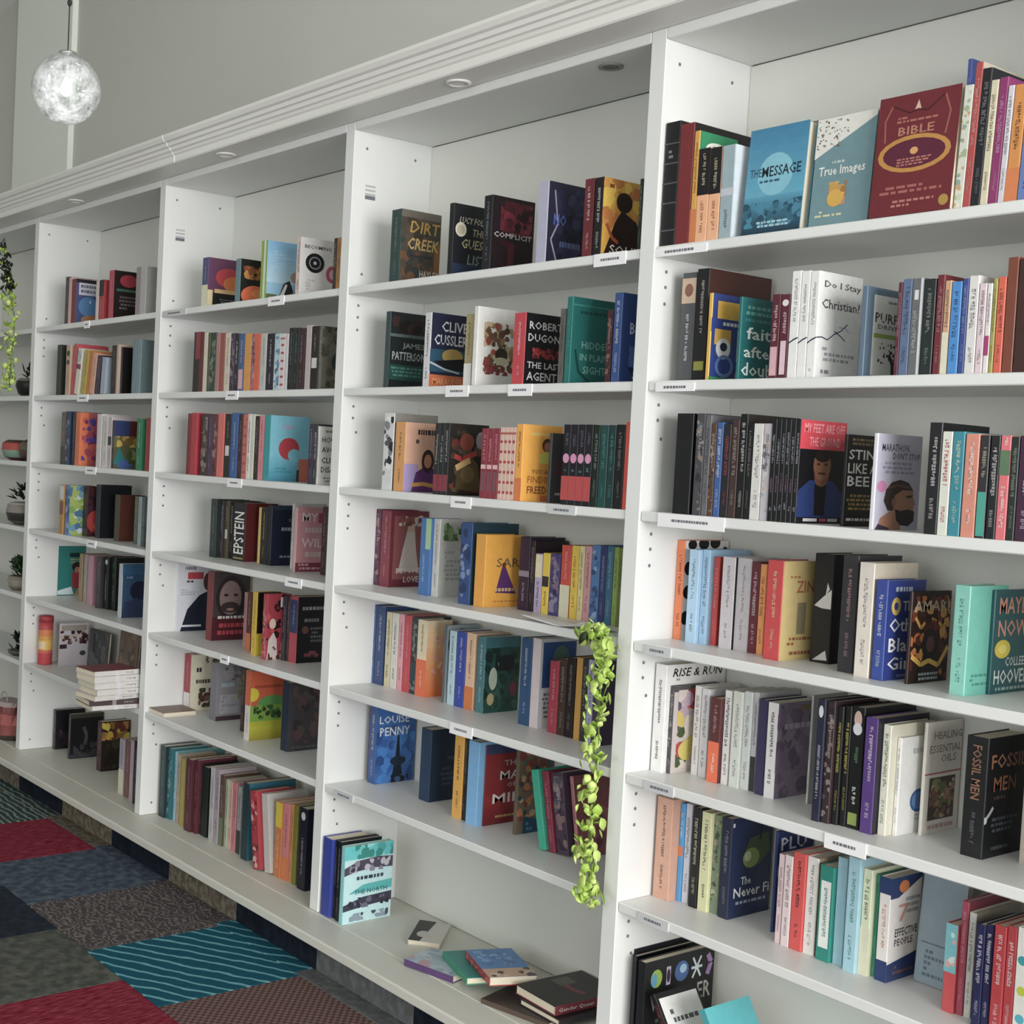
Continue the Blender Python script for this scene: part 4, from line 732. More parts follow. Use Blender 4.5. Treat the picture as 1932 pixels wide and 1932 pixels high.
def draw(mb, prims, frame, w, h, seed=0):
    """frame(a, b, lift) maps face coordinates in metres to 3D"""
    r = random.Random(seed); lift = .00025
    def P(x, y): return frame(min(1, max(0, x)) * w, min(1, max(0, y)) * h, lift)
    for p in prims:
        k = p[0]
        if k == 'r': _, x0, y0, x1, y1, c = p; mb.poly([P(x0, y0), P(x1, y0), P(x1, y1), P(x0, y1)], c)
        elif k == 'p': mb.poly([P(x, y) for x, y in p[1]], p[2])
        elif k == 'e':
            _, cx, cy, rx, ry, c = p; n = 20; mb.poly([P(cx + rx * math.cos(2 * math.pi * i / n), cy + ry * math.sin(2 * math.pi * i / n)) for i in range(n)], c)
        elif k == 'o':
            _, cx, cy, rx, ry, th, c = p; n = 24
            for i in range(n):
                a, b = 2 * math.pi * i / n, 2 * math.pi * (i + 1) / n
                mb.poly([P(cx + rx * math.cos(a), cy + ry * math.sin(a)), P(cx + rx * math.cos(b), cy + ry * math.sin(b)), P(cx + rx * (1 - th) * math.cos(b), cy + ry * (1 - th) * math.sin(b)), P(cx + rx * (1 - th) * math.cos(a), cy + ry * (1 - th) * math.sin(a))], c)
        elif k == 't':
            _, x0, y0, x1, y1, s, c = p[:7]; sl = p[7] if len(p) > 7 else 0; v, f = text_geo(s)
            mb.add([P(x0 + a * (x1 - x0) + sl * b, y0 + b * (y1 - y0)) for a, b in v], f, c)
        elif k == 'td' or k == 'tu':          # vertical lettering reading down / up
            _, x0, y0, x1, y1, s, c = p; v, f = text_geo(s)
            if k == 'td': mb.add([P(x0 + b * (x1 - x0), y1 - a * (y1 - y0)) for a, b in v], [q for q in f], c)
            else: mb.add([P(x1 - b * (x1 - x0), y0 + a * (y1 - y0)) for a, b in v], [q for q in f], c)
        elif k == 'l':                         # rows of small print
            _, x0, y0, x1, y1, n, c = p
            for i in range(n):
                yy = y1 - (i + .5) * (y1 - y0) / n; hh = .28 * (y1 - y0) / n; x = x0 + r.uniform(0, .12) * (x1 - x0)
                while x < x1 - .02:
                    d = r.uniform(.05, .16) * (x1 - x0); mb.poly([P(x, yy - hh), P(min(x1, x + d), yy - hh), P(min(x1, x + d), yy + hh), P(x, yy + hh)], c); x += d + .035 * (x1 - x0)
                    if r.random() < .12: break
        elif k == 'v':                         # small vertical lettering on a spine
            _, x0, y0, x1, y1, c = p; y = y1 - r.uniform(0, .08); y0 += r.uniform(0, .1) * (y1 - y0); ww = min(x1 - x0, .0085 / w); xm = .5 * (x0 + x1); x0, x1 = xm - ww / 2, xm + ww / 2; unit = max(.009, .62 * ww * w / h)
            while y > y0 + unit * .6:
                d = unit * r.uniform(.6, 1.0); a = x0 + (0 if r.random() < .65 else .28 * (x1 - x0)); q = r.random(); th = d * .34; xt = x1 if q < .75 else x0 + .75 * (x1 - x0)
                mb.poly([P(a, y - th), P(xt, y - th), P(xt, y), P(a, y)], c)
                if q < .8: mb.poly([P(a, y - d), P(x1, y - d), P(x1, y - d + th), P(a, y - d + th)], c)
                mx_ = a + (x1 - a) * r.choice((0, .42, .8)); mb.poly([P(mx_, y - d), P(mx_ + .2 * (x1 - x0), y - d), P(mx_ + .2 * (x1 - x0), y), P(mx_, y)], c); y -= d + unit * .36
                if r.random() < .14: y -= unit * .7
        elif k == 'n':                         # mottled picture: scattered blobs
            _, x0, y0, x1, y1, n, sz, cs = p
            for i in range(n):
                cx, cy = r.uniform(x0, x1), r.uniform(y0, y1); rr = sz * r.uniform(.5, 1.3); a0 = r.uniform(0, 6.28); q = []
                for j in range(7):
                    a = a0 + 6.283 * j / 7; g = rr * r.uniform(.6, 1.15); q.append(P(min(x1, max(x0, cx + g * math.cos(a))), min(y1, max(y0, cy + g * math.sin(a) * w / h))))
                mb.poly(q, r.choice(cs)); lift += .000004
        elif k == 's':                         # curved stroke
            _, pts, th, c = p
            for (xa, ya), (xb, yb) in zip(pts[:-1], pts[1:]):
                dx, dy = xb - xa, (yb - ya) * h / w; L = math.hypot(dx, dy) or 1; nx, ny = -dy / L * th / 2, dx / L * th / 2 * w / h
                mb.poly([P(xa - nx, ya - ny), P(xb - nx, yb - ny), P(xb + nx, yb + ny), P(xa + nx, ya + ny)], c)
        elif k == 'g':                         # graded print, bottom colour to top colour
            _, x0, y0, x1, y1, c0, c1 = p; n = 14
            for i in range(n): mb.poly([P(x0, y0 + (y1 - y0) * i / n), P(x1, y0 + (y1 - y0) * i / n), P(x1, y0 + (y1 - y0) * (i + 1) / n), P(x0, y0 + (y1 - y0) * (i + 1) / n)], mix(c0, c1, (i + .5) / n))
        lift += .00004

def face(cx, cy, s, skin='8a5a3c', hair='1a1414'):
    return [('e', cx, cy + .03 * s, .17 * s, .15 * s, hair), ('e', cx, cy, .135 * s, .13 * s, skin), ('e', cx - .05 * s, cy + .02 * s, .02 * s, .008 * s, hair), ('e', cx + .05 * s, cy + .02 * s, .02 * s, .008 * s, hair), ('r', cx - .04 * s, cy - .065 * s, cx + .04 * s, cy - .05 * s, mix(skin, '4a1010', .5))]
Wt, Bk = 'ecebe6', '17161a'
ART = {
 'message': [('g', 0, 0, 1, .35, '12374a', '4f9cba'), ('g', 0, .35, 1, 1, '5aa8c4', '2f7fa6'), ('e', .5, .55, .3, .2, '7fc0d4'), ('t', .06, .54, .26, .62, 'THE', '1f4c60'), ('t', .27, .53, .93, .63, 'MESSAGE', '10242e'), ('l', .2, .47, .85, .51, 1, '2a5a70'), ('n', 0, .06, 1, .3, 60, .07, ['1c4c62', '2a6680', '3d86a2']), ('l', .25, .05, .8, .12, 2, 'a8ccd8')],
 'trail': [('p', [(0, 1), (1, 1), (1, .95), (0, .63)], 'e6e4dc'), ('n', .02, .72, .55, .98, 60, .018, ['5a5a54', '8a8880']), ('t', .1, .44, .88, .55, 'True Images', Wt), ('n', .3, .18, .6, .4, 26, .09, ['c89a3c', 'd8b050', 'a8743a', 'b88a70']), ('e', .42, .25, .13, .08, 'd8a83a'), ('l', .1, .08, .9, .15, 2, 'd8d2a8'), ('l', .3, .56, .75, .6, 1, 'b8cccc')],
 'bible': [('s', [(.12, .62), (.10, .8), (.18, .92)], .02, '9c5a48'), ('s', [(.86, .62), (.90, .8), (.82, .95)], .02, '9c5a48'), ('p', [(.46, .86), (.54, .86), (.5, .94)], 'd8b49c'), ('s', [(.18, .92), (.4, .84), (.5, .86), (.62, .84), (.82, .95)], .02, '4a0c14'), ('l', .25, .76, .75, .82, 2, 'b06858'), ('t', .28, .66, .72, .73, 'BIBLE', 'b87860'), ('e', .5, .5, .45, .155, 'c0862c'), ('e', .5, .5, .385, .12, '5c1030'), ('e', .5, .52, .05, .03, 'd89a50'), ('l', .28, .40, .72, .47, 3, 'b8705c'), ('l', .12, .17, .88, .25, 2, 'a85a54'), ('l', .25, .06, .8, .13, 2, 'b87068'), ('e', .92, .08, .06, .045, 'b08a34')],
 'green_arc': [('e', .45, .86, .28, .06, 'e8ece4'), ('e', .45, .84, .2, .05, '1f8a5c')],
 'badge': [('r', .15, .62, 1, .92, 'e0ae2a'), ('r', .0, .56, 1, .72, '1f3a86'), ('r', .1, .42, .55, .6, 'd8a838'), ('l', .3, .63, .9, .7, 1, 'e8e8f0'), ('e', .35, .38, .2, .12, 'e6e6e6'), ('e', .36, .40, .1, .05, '26324a'), ('o', .4, .18, .25, .13, .3, '5a7ab8'), ('r', .72, .25, 1, .62, 'd4d6da'), ('r', 0, 0, 1, .05, '2f8a54'), ('n', .6, .05, .95, .2, 8, .07, ['d0c8c0', 'b09a8a'])],
 'faith': [('l', .1, .78, .9, .92, 2, '5aa09c'), ('l', .1, .7, .8, .76, 1, '3f8a88'), ('t', .15, .50, 1.0, .65, 'faith', 'e2ece6'), ('t', .1, .28, .95, .42, 'after', 'e2ece6'), ('t', .06, .06, 1.0, .22, 'doubt', 'e2ece6')],
 'dostay': [('t', .12, .84, .97, .92, 'Do I Stay', '4a4648'), ('t', .08, .66, .97, .75, 'Christian?', '4a4648'), ('s', [(0, .38), (.12, .39), (.25, .37), (.4, .43), (.55, .47), (.7, .54)], .016, '20284a'), ('s', [(.4, .46), (.55, .42), (.66, .38)], .014, '20284a'), ('s', [(.5, .5), (.66, .5), (.74, .46)], .012, '8a94b4'), ('l', .12, .16, .9, .31, 3, 'a8a8ae'), ('l', .12, .04, .85, .1, 1, '8a8a90')],
 'purpose': [('r', .17, .03, 1, .92, 'd8dcd8'), ('l', .5, .83, .95, .88, 1, '70757a'), ('t', .22, .62, 1.0, .73, 'PURPO', '23262a'), ('t', .3, .55, .95, .6, 'DRIVEN', '4a4e54'), ('r', .2, .45, .95, .50, '8fae4a'), ('e', .6, .28, .3, .13, 'd8dcd8'), ('n', .3, .17, .95, .4, 34, .025, ['20242a', '2c3036']), ('s', [(.72, .04), (.7, .18), (.6, .28)], .07, '1c2024'), ('s', [(.7, .16), (.85, .27)], .04, '1c2024')],
 'feet': [('r', 0, .72, 1, 1, 'd6203a'), ('t', .08, .88, .96, .97, 'MY FEET ARE OFF', 'f0a0a8'), ('t', .2, .75, .88, .84, 'THE GROUND', 'f0a0a8'), ('p', [(.0, .06), (.02, .32), (.25, .42), (.75, .42), (.97, .3), (1, .06)], '1c3470'), ('p', [(.38, .08), (.36, .38), (.62, .38), (.6, .08)], '1a1618'), ('e', .5, .46, .16, .1, '7c4e36'), ('e', .5, .57, .19, .15, '8f5e42'), ('e', .5, .66, .17, .06, '241a18'), ('r', .42, .48, .58, .5, '4a2a20'), ('e', .42, .58, .03, .012, '1c1212'), ('e', .58, .58, .03, .012, '1c1212'), ('r', .15, .02, .45, .05, 'd8d8dc'), ('r', .5, .02, .65, .05, 'c03a6a'), ('r', .68, .02, .9, .05, 'd8d8dc')],
 'sting': [('l', .05, .88, .8, .97, 2, '8a7440'), ('t', .06, .73, .98, .84, 'STING', 'ebe9e4'), ('t', .05, .58, .8, .69, 'LIKE A', 'ebe9e4'), ('t', .05, .44, .62, .55, 'BEE', 'ebe9e4'), ('l', .05, .17, .85, .36, 4, '9a7c3a'), ('l', .05, .05, .8, .1, 1, 'd0ccc4')],
 'marathon': [('t', .1, .82, .7, .9, 'MARATHON', '4a4658', .0), ('t', .35, .74, .96, .81, "DON'T STOP", '4a4658'), ('l', .12, .58, .9, .72, 3, '8f88a8'), ('p', [(.08, 0), (.14, .12), (.36, .2), (.62, .16), (.6, 0)], '9a6c54'), ('p', [(.2, .3), (.24, .42), (.36, .5), (.55, .53), (.74, .5), (.84, .43), (.86, .36), (.6, .34), (.44, .2), (.3, .2)], '3a2c28'), ('p', [(.42, .16), (.44, .36), (.6, .42), (.84, .42), (.86, .34), (.93, .27), (.88, .25), (.88, .14), (.7, .1)], 'a06e54'), ('e', .43, .29, .055, .045, '8a5a44'), ('p', [(.46, .22), (.58, .2), (.74, .22), (.9, .2), (.9, .1), (.78, .04), (.6, .05), (.5, .1)], '1f1816'), ('s', [(.7, .35), (.83, .36)], .03, '2a1c18'), ('s', [(.28, .44), (.5, .47), (.78, .45)], .02, '6a4a3c'), ('e', .14, .45, .1, .06, 'c87aa8'), ('p', [(.04, 0), (.1, .06), (.34, .02), (.36, 0)], '3a3040')],
 'dots': [('e', .16, .96, .1, .05, Bk), ('e', .42, .97, .12, .06, Bk), ('e', .68, .98, .12, .06, Bk), ('e', .92, .9, .06, .04, Bk), ('e', .1, .72, .1, .07, Bk), ('e', .1, .48, .1, .07, Bk), ('e', .08, .22, .1, .07, Bk), ('e', .4, .6, .12, .07, Bk)],
 'zinn': [('t', .35, .68, .8, .8, 'ZIN', 'b05a3a'), ('r', .4, .26, .62, .58, '8f8264'), ('l', .15, .82, .9, .86, 1, 'b0703c'), ('l', .15, .14, .9, .24, 2, '9a5a34'), ('l', .2, .04, .8, .1, 1, '9a5a34')],
 'other': [('e', .24, .74, .12, .09, 'd8b85a'), ('e', .24, .74, .05, .04, '1c3486'), ('t', .42, .69, .75, .79, 'The', 'e6e4e0'), ('t', .1, .48, .98, .62, 'Other', 'f0eeea'), ('t', .1, .28, .98, .42, 'Black', 'f0eeea'), ('t', .1, .1, .75, .23, 'Girl', 'f0eeea'), ('l', .15, .87, .9, .95, 1, 'b8c0d8'), ('l', .3, .02, .95, .06, 1, '8a94b8')],
 'fire': [('n', .02, .02, .98, .95, 70, .1, ['7a2a10', 'c86a1c', '3a1a12', '5a2014', 'e09a30']), ('p', [(.2, 0), (.35, .3), (.5, .45), (.65, .3), (.85, 0)], '2a1a1c'), ('e', .5, .42, .2, .17, '1c1416'), ('e', .52, .42, .1, .09, '6a3c3a'), ('s', [(.05, .3), (.3, .2), (.5, .24), (.75, .18), (.98, .38)], .07, 'f0b848'), ('s', [(.1, .72), (.25, .6), (.35, .66)], .05, 'e8a83c'), ('s', [(.95, .7), (.8, .6), (.7, .66)], .05, 'e8a83c'), ('t', .05, .78, .95, .9, 'AMARI', 'c8b49a'), ('l', .25, .02, .75, .12, 2, 'b8c4c8')],
 'flowers': [('e', .8, .86, .13, .06, 'd8a05a'), ('e', .8, .6, .13, .06, 'd8a05a'), ('e', .8, .36, .1, .05, 'e0b070'), ('e', .8, .86, .05, .02, '8a5a34'), ('l', .1, .08, .9, .2, 3, '3f9486')],
 'maybe': [('t', .12, .77, .98, .93, 'MAYBE', 'd88a74'), ('t', .12, .55, .88, .71, 'NOW', 'd88a74'), ('e', .26, .43, .2, .09, 'e0c41c'), ('e', .26, .43, .1, .045, 'f0e070'), ('e', .95, .47, .05, .05, 'c8ae20'), ('t', .35, .26, .95, .35, 'COLLEEN', 'd8dcdc'), ('t', .08, .09, .98, .23, 'HOOVER', 'e2e6e4'), ('l', .1, .02, .9, .07, 1, '9ab4b4')],
 'rise': [('t', .10, .885, .92, .965, 'RISE & RUN', '17181a', .03), ('l', .12, .84, .85, .88, 1, 'b0a8a4')],
 'food': [('r', 0, .93, 1, 1, '5a5458'), ('e', .55, .84, .33, .13, 'b8303a'), ('n', .1, .05, .95, .95, 50, .12, ['b8303a', '8a4a34', 'd8c060', 'c0a8b8', '4a5a38', 'ddd2c8', '6a5a70']), ('e', .35, .25, .2, .12, 'd8c868'), ('e', .65, .15, .25, .12, 'c8b4cc')],
 'purplewash': [('n', 0, 0, 1, 1, 70, .12, ['7a6a84', '96889c', '85748e', '6e5e78']), ('l', .1, .7, .95, .8, 1, 'b8aec0'), ('r', .55, .9, 1, .97, '8a7a60')],
 'script': [('l', .2, .75, .9, .9, 3, '8a8a86'), ('s', [(.2, .5), (.4, .35), (.3, .2), (.6, .25)], .03, '4a4844')],
 'bluespot': [('e', .62, .33, .26, .12, '2c5c9c'), ('e', .62, .33, .2, .09, '5a84b8'), ('e', .95, .6, .12, .2, '6a7a4a'), ('l', .5, .12, .95, .2, 2, 'b0b8c0'), ('l', .3, .8, .9, .9, 1, 'b8c0b8')],
 'oils': [('t', .2, .84, .98, .91, 'HEALING', '8a7c74'), ('t', .1, .72, .98, .79, 'ESSENTIAL', '8a7c74'), ('t', .42, .63, .85, .7, 'OILS', '8a7c74'), ('r', .0, .53, 1, .545, 'b05a54'), ('r', .14, .12, .86, .5, '3f2c28'), ('n', .16, .13, .84, .49, 60, .07, ['8a8a4a', 'b8b48a', '5a6a34', '7a4a40', 'a86a5a']), ('l', .1, .03, .9, .09, 1, 'c09a94')],
 'fossil': [('t', .1, .74, .95, .86, 'FOSSIL', 'a06a48'), ('t', .18, .55, .72, .67, 'MEN', '8a5638'), ('l', .15, .47, .8, .52, 1, '4a3a34'), ('s', [(-.0, .32), (.12, .37), (.2, .42)], .05, 'a8aaae'), ('e', .02, .32, .05, .03, 'c8cacc'), ('l', .15, .2, .85, .34, 3, '4a4e54'), ('l', .2, .05, .7, .1, 1, '50545a')],
 'never': [('l', .02, .9, .5, .97, 1, 'd8dce4'), ('p', [(.3, .6), (.45, .78), (.9, .82), (.95, .62), (.7, .5), (.4, .48)], '4a5a34'), ('e', .5, .58, .2, .1, '8a9a54'), ('e', .42, .6, .08, .05, 'c8d0a0'), ('s', [(.7, .75), (.72, .95)], .05, '22201c'), ('t', .28, .32, .52, .4, 'The', 'e6e6e6'), ('t', .12, .2, .98, .3, 'Never Fi', 'e6e6e6'), ('l', .1, .12, .95, .17, 1, 'a0a8b8')],
 'plu': [('t', .1, .8, .8, .93, 'PLU', 'e0e4ec'), ('e', .25, .6, .22, .14, '8fa0b8'), ('n', .1, .48, .5, .72, 12, .1, ['b8c0cc', '6a7a98']), ('l', .1, .05, .5, .12, 1, 'c8ccd8')],
 'seven': [('p', [(0, 1), (1, 1), (1, .96), (.25, .80), (0, .80)], '22386c'), ('e', .42, .9, .16, .06, 'd8782c'), ('t', .28, .56, .62, .73, '7', 'd8a088'), ('l', .5, .62, .95, .8, 3, '9aa0a8'), ('t', .2, .42, .92, .5, 'EFFECTIVE', '3c3c44'), ('t', .2, .33, .8, .4, 'PEOPLE', '3c3c44'), ('p', [(0, 0), (1, 0), (1, .24), (0, .17)], '22386c'), ('l', .2, .05, .9, .15, 2, '8a5a50')],
 'rules': [('l', .15, .06, .75, .32, 5, '5c7480'), ('r', .1, .36, .8, .375, '607884')],
 'weather': [('e', .16, .84, .08, .08, '8aa83c'), ('e', .13, .83, .04, .06, '4a8ab0'), ('r', .3, .76, .36, .92, 'b8a8c0'), ('e', .33, .84, .025, .06, '2a2430'), ('e', .52, .85, .1, .09, '3a5c94'), ('e', .54, .87, .05, .04, '9ac0d4'), ('s', [(.68, .76), (.80, .94)], .025, 'd0d6dc'), ('s', [(.80, .76), (.68, .94)], .025, 'd0d6dc'), ('s', [(.66, .85), (.82, .85)], .025, 'd0d6dc'), ('s', [(.9, .76), (.95, .86), (.9, .94)], .06, 'a07ab0'), ('t', .08, .56, .96, .71, 'WEATHER', 'cfccc6'), ('l', .1, .44, .8, .5, 1, '8a8a8a')],
 'dirty': [('r', 0, .9, 1, 1, '6a6258'), ('n', 0, 0, 1, .9, 50, .13, ['3c342c', '5a4c3c', '4a423a', '6a4a30', '343c3c']), ('r', .85, .0, 1, .6, '8a5a28'), ('t', .22, .7, .95, .86, 'DIRT', 'c0983a', .03), ('t', .16, .47, .95, .63, 'CREEK', 'd0b06a', .03), ('l', .2, .36, .8, .41, 1, '2a3438'), ('t', .5, .1, .98, .2, 'HAYLEY', 'cfc8bc')],
 'guest': [('t', .15, .74, .95, .83, 'LUCY FOLEY', 'cfc9b0', .03), ('e', .2, .65, .15, .1, 'd8d0bc'), ('e', .2, .65, .1, .065, 'c0b49c'), ('t', .5, .58, .85, .68, 'THE', 'b8ae8a', .03), ('t', .22, .40, .95, .53, 'GUEST', 'b8ae7a', .03), ('t', .4, .18, .9, .32, 'LIST', '7a8a8a', .03), ('r', 0, 0, 1, .18, '22304a')],
 'complicit': [('p', [(.2, .95), (.95, .95), (.95, .5), (.2, .55)], '5a1026'), ('n', .2, .55, .95, .95, 30, .12, ['4a0c20', '6a1428', '2a0c14', '7c1830']), ('n', .2, .02, .9, .42, 24, .12, ['1c1016', '280c16', '3a0e1c']), ('t', .06, .46, .95, .53, 'COMPLICIT', 'c8c2c4'), ('r', .4, 0, .55, .4, '4a1020')],
 'indigo': [('n', .15, .02, 1, .95, 40, .14, ['181a30', '2c2e50', '23264a', '3a3a5c']), ('s', [(.15, .9), (.25, .5), (.1, .3), (.25, .05)], .03, 'a8a4b8'), ('t', .15, .48, .45, .62, 'NO', '4a6ac0'), ('l', .3, .2, .85, .32, 1, '5a6a98')],
 'soul': [('n', 0, .3, 1, 1, 40, .16, ['e8b428', 'd8942a', 'f0c43c', 'c87828']), ('l', .1, .86, .9, .95, 1, '8a4a1c'), ('e', .5, .72, .19, .13, '2a1614'), ('p', [(.05, 0), (.3, .45), (.45, .62), (.8, .5), (1, .3), (1, 0)], '2c1714'), ('s', [(.1, .42), (.25, .25), (.4, .2)], .06, 'a84a20'), ('t', .2, .05, .9, .17, 'SOUL', 'e6e2dc')],
 'patterson': [('n', .05, .72, .9, .95, 18, .14, ['2a1c1c', '3a2626', '1c1414']), ('r', 0, .68, 1, .72, '5a6a6c'), ('t', .35, .52, .95, .61, 'JAMES', '9aa4a4'), ('t', .08, .38, .98, .49, 'PATTERSON', 'b4bcba'), ('r', 0, .12, 1, .32, '1f4844'), ('l', .05, .16, .95, .3, 3, '4a8078')],
 'cussler': [('t', .28, .76, .98, .9, 'CLIVE', 'e0e2e6'), ('t', .1, .58, .98, .72, 'CUSSLER', 'e0e2e6'), ('r', 0, .22, 1, .52, '22506a'), ('e', .6, .44, .28, .1, 'b89a4a'), ('p', [(.1, .36), (.9, .42), (1, .24), (.4, .26)], '14161c'), ('s', [(0, .34), (.4, .26), (.8, .22)], .04, 'b8c0c8'), ('r', 0, .02, 1, .18, 'c8622c'), ('t', .1, .05, .9, .14, 'MARAUDER', 'e89a60')],
 'wreath': [('n', .16, .2, .92, .82, 80, .085, ['7a5a3c', '9a7c54', 'b8a070', '5a3c2c', '8a3a34', 'c8b490', '6a4a34', 'a8443c']), ('e', .62, .42, .16, .09, '3a3424'), ('e', .62, .34, .18, .05, 'cfc6a8'), ('n', .2, .16, .8, .28, 16, .07, ['7a2430', '8a3034'])],
 'dugoni': [('t', .1, .78, .95, .89, 'ROBERT', 'd4d4d4'), ('t', .08, .61, .95, .72, 'DUGONI', 'd4d4d4'), ('n', .2, .38, .95, .53, 18, .1, ['8a1c24', 'b0242c', '5a1418']), ('t', .08, .24, .95, .33, 'THE LAST', 'cfcfcf'), ('t', .08, .07, .85, .19, 'AGENT', 'cfcfcf')],
 'moon': [('r', 0, .9, 1, .92, '2a8a80'), ('l', .15, .80, .9, .86, 1, '104c48'), ('t', .25, .42, .95, .5, 'HIDDEN', '7cb4a8'), ('t', .22, .28, .9, .36, 'IN PLAIN', '7cb4a8'), ('t', .3, .13, .85, .22, 'SIGHT', '7cb4a8'), ('s', [(.1, .4), (.2, .15), (.5, .02)], .05, '0f4440')],
 'brown': [('t', .35, .78, 1.0, .88, 'DAN', 'd4dae6'), ('t', .2, .55, 1.0, .68, 'BROWN', 'd4dae6'), ('n', .2, .1, .95, .5, 20, .12, ['14284e', '2c5290', '3a6aa8']), ('t', .3, .05, .6, .15, 'S', 'd4dae6')],
 'woman': [('l', .3, .80, .9, .93, 1, '3a2c28'), ('l', .25, .68, .95, .78, 1, '5a443c'), ('r', 0, 0, .35, .4, 'a894c8'), ('p', [(.2, 0), (.3, .28), (.5, .36), (.8, .34), (.98, .2), (1, 0)], '5a2a68'), ('e', .6, .45, .16, .17, '38201a'), ('e', .6, .45, .1, .1, 'b87c5c'), ('s', [(.2, .1), (.5, .12), (.9, .08)], .08, 'c8923c')],
 'king': [('n', .05, .05, .95, .95, 50, .11, ['3a2c22', '4a3a2c', '5a4a3a', '6a2a24', '2a241f']), ('e', .45, .75, .18, .12, '8c4030'), ('e', .8, .78, .12, .12, '9a9a9c'), ('p', [(.2, .08), (.25, .4), (.45, .6), (.75, .45), (.85, .08)], '5a4a2c'), ('s', [(.15, .55), (.35, .5), (.5, .55), (.7, .6)], .1, 'b02a2a'), ('s', [(.2, .38), (.4, .45), (.55, .5)], .12, 'd8b070'), ('e', .5, .3, .18, .12, '74603a')],
 'freedom': [('r', .2, .86, .9, .9, 'f0c868'), ('e', .62, .74, .13, .09, '5a3220'), ('e', .62, .72, .08, .06, 'b87a50'), ('p', [(.42, .5), (.45, .62), (.62, .66), (.8, .62), (.85, .5)], 'dce05c'), ('t', .25, .36, .8, .42, 'YOU ARE', '7a4a10'), ('t', .15, .24, .9, .33, 'FINDING', 'b05a10'), ('t', .15, .1, .95, .2, 'FREEDOM', '8a3a14'), ('r', .5, 0, .75, .08, 'd8641c')],
 'greyred': [('l', .1, .4, .9, .6, 3, '7a3038'), ('l', .1, .1, .6, .16, 1, 'c8c4c4')],
 'gown': [('r', .1, .1, .95, .93, '8a4a4a'), ('p', [(.25, .2), (.35, .5), (.45, .75), (.65, .75), (.7, .5), (.8, .2)], 'cfc0b4'), ('e', .55, .78, .1, .06, 'c8a890'), ('n', .2, .8, .9, .95, 14, .07, ['c8b8ac', '7a3a3c']), ('r', .82, .15, 1, .65, '2c1418'), ('t', .2, .18, .9, .25, 'BEYOND', 'e0d4cc'), ('t', .4, .06, .8, .14, 'LOVE', 'e0d4cc')],
 'greenery': [('n', .1, .72, .75, .95, 26, .09, ['6a8a5a', '8aa878', '4c6a44', 'a8bc98']), ('l', .12, .2, .9, .6, 7, 'a8a8a4')],
 'sari': [('t', .3, .55, .98, .68, 'SARI', '7c6a48'), ('p', [(.3, .2), (.45, .55), (.55, .55), (.85, .18)], '5c3070'), ('e', .5, .58, .05, .04, '6a3a24'), ('l', .3, .2, .95, .28, 1, 'd8b080'), ('l', .2, .06, .95, .1, 1, 'c87a1c')],
 'sunset': [('g', 0, 0, 1, 1, 'e0681c', 'f0dcb8'), ('n', .2, .3, .9, .9, 16, .08, ['e8a0a0', 'f0c890'])],
 'girl': [('e', .45, .75, .4, .2, '241c1c'), ('e', .5, .62, .22, .14, 'c09a80'), ('p', [(0, 0), (.1, .4), (.5, .52), (.95, .4), (1, 0)], 'b4c4c8')],
 'forest': [('r', 0, .86, 1, 1, '3c7078'), ('n', 0, .05, 1, .85, 50, .13, ['1c3a34', '2a4c40', '14302c', '3a6054', '24483c']), ('r', .3, .55, .85, .75, '182024'), ('l', .35, .6, .8, .68, 1, '5a8a80'), ('e', .25, .45, .12, .15, 'b8c4b4'), ('e', .85, .3, .1, .1, '7a2a3c'), ('e', .2, .18, .1, .08, 'b8a878')],
 'bluetop': [('r', .08, .45, 1, .96, '1e4c8c'), ('e', .6, .72, .25, .2, '5c7c78'), ('l', .1, .1, .9, .4, 6, '7a8088')],
 'penny': [('n', 0, 0, 1, .75, 50, .14, ['1a58a2', '2470be', '15488c', '2a7ac8']), ('t', .06, .78, .82, .88, 'LOUISE', 'e6ecf2'), ('t', .08, .62, .85, .73, 'PENNY', 'e6ecf2'), ('p', [(.4, 0), (.5, .3), (.54, .62), (.58, .62), (.62, .3), (.74, 0)], '10202c'), ('e', .57, .28, .2, .06, '142a3a'), ('n', .3, .0, .85, .1, 12, .08, ['0f1c26', '3c5a8c'])],
 'navytext': [('l', .45, .55, .95, .63, 1, '3c5068'), ('l', .3, .2, .95, .48, 4, '3a4c62')],
 'manmil': [('r', 0, .88, 1, 1, '3a4468'), ('g', 0, 0, 1, .35, '6a1018', '9a2228'), ('t', .5, .72, .95, .79, 'THE', 'c8b8b4'), ('t', .4, .55, .95, .66, 'MA', 'e2dcd8'), ('t', .6, .45, .85, .51, 'OF', 'c8b8b4'), ('t', .22, .26, .98, .38, 'MIL', 'e2dcd8'), ('l', .3, .07, .85, .12, 1, 'b8a060')],
 'crowd': [('n', 0, .15, 1, 1, 70, .1, ['a86a4a', '7a4a3a', '4a6a6c', 'c8a884', '8a3a34', '3a4a58', 'c87848']), ('p', [(.2, 0), (.2, .2), (1, .1), (1, 0)], '1c4a6c'), ('l', .25, .02, .9, .14, 2, '5a88a8')],
 'pinkish': [('n', .2, .05, .95, .9, 26, .12, ['7a3a42', '9a5058', '6a3038', 'a86068'])],
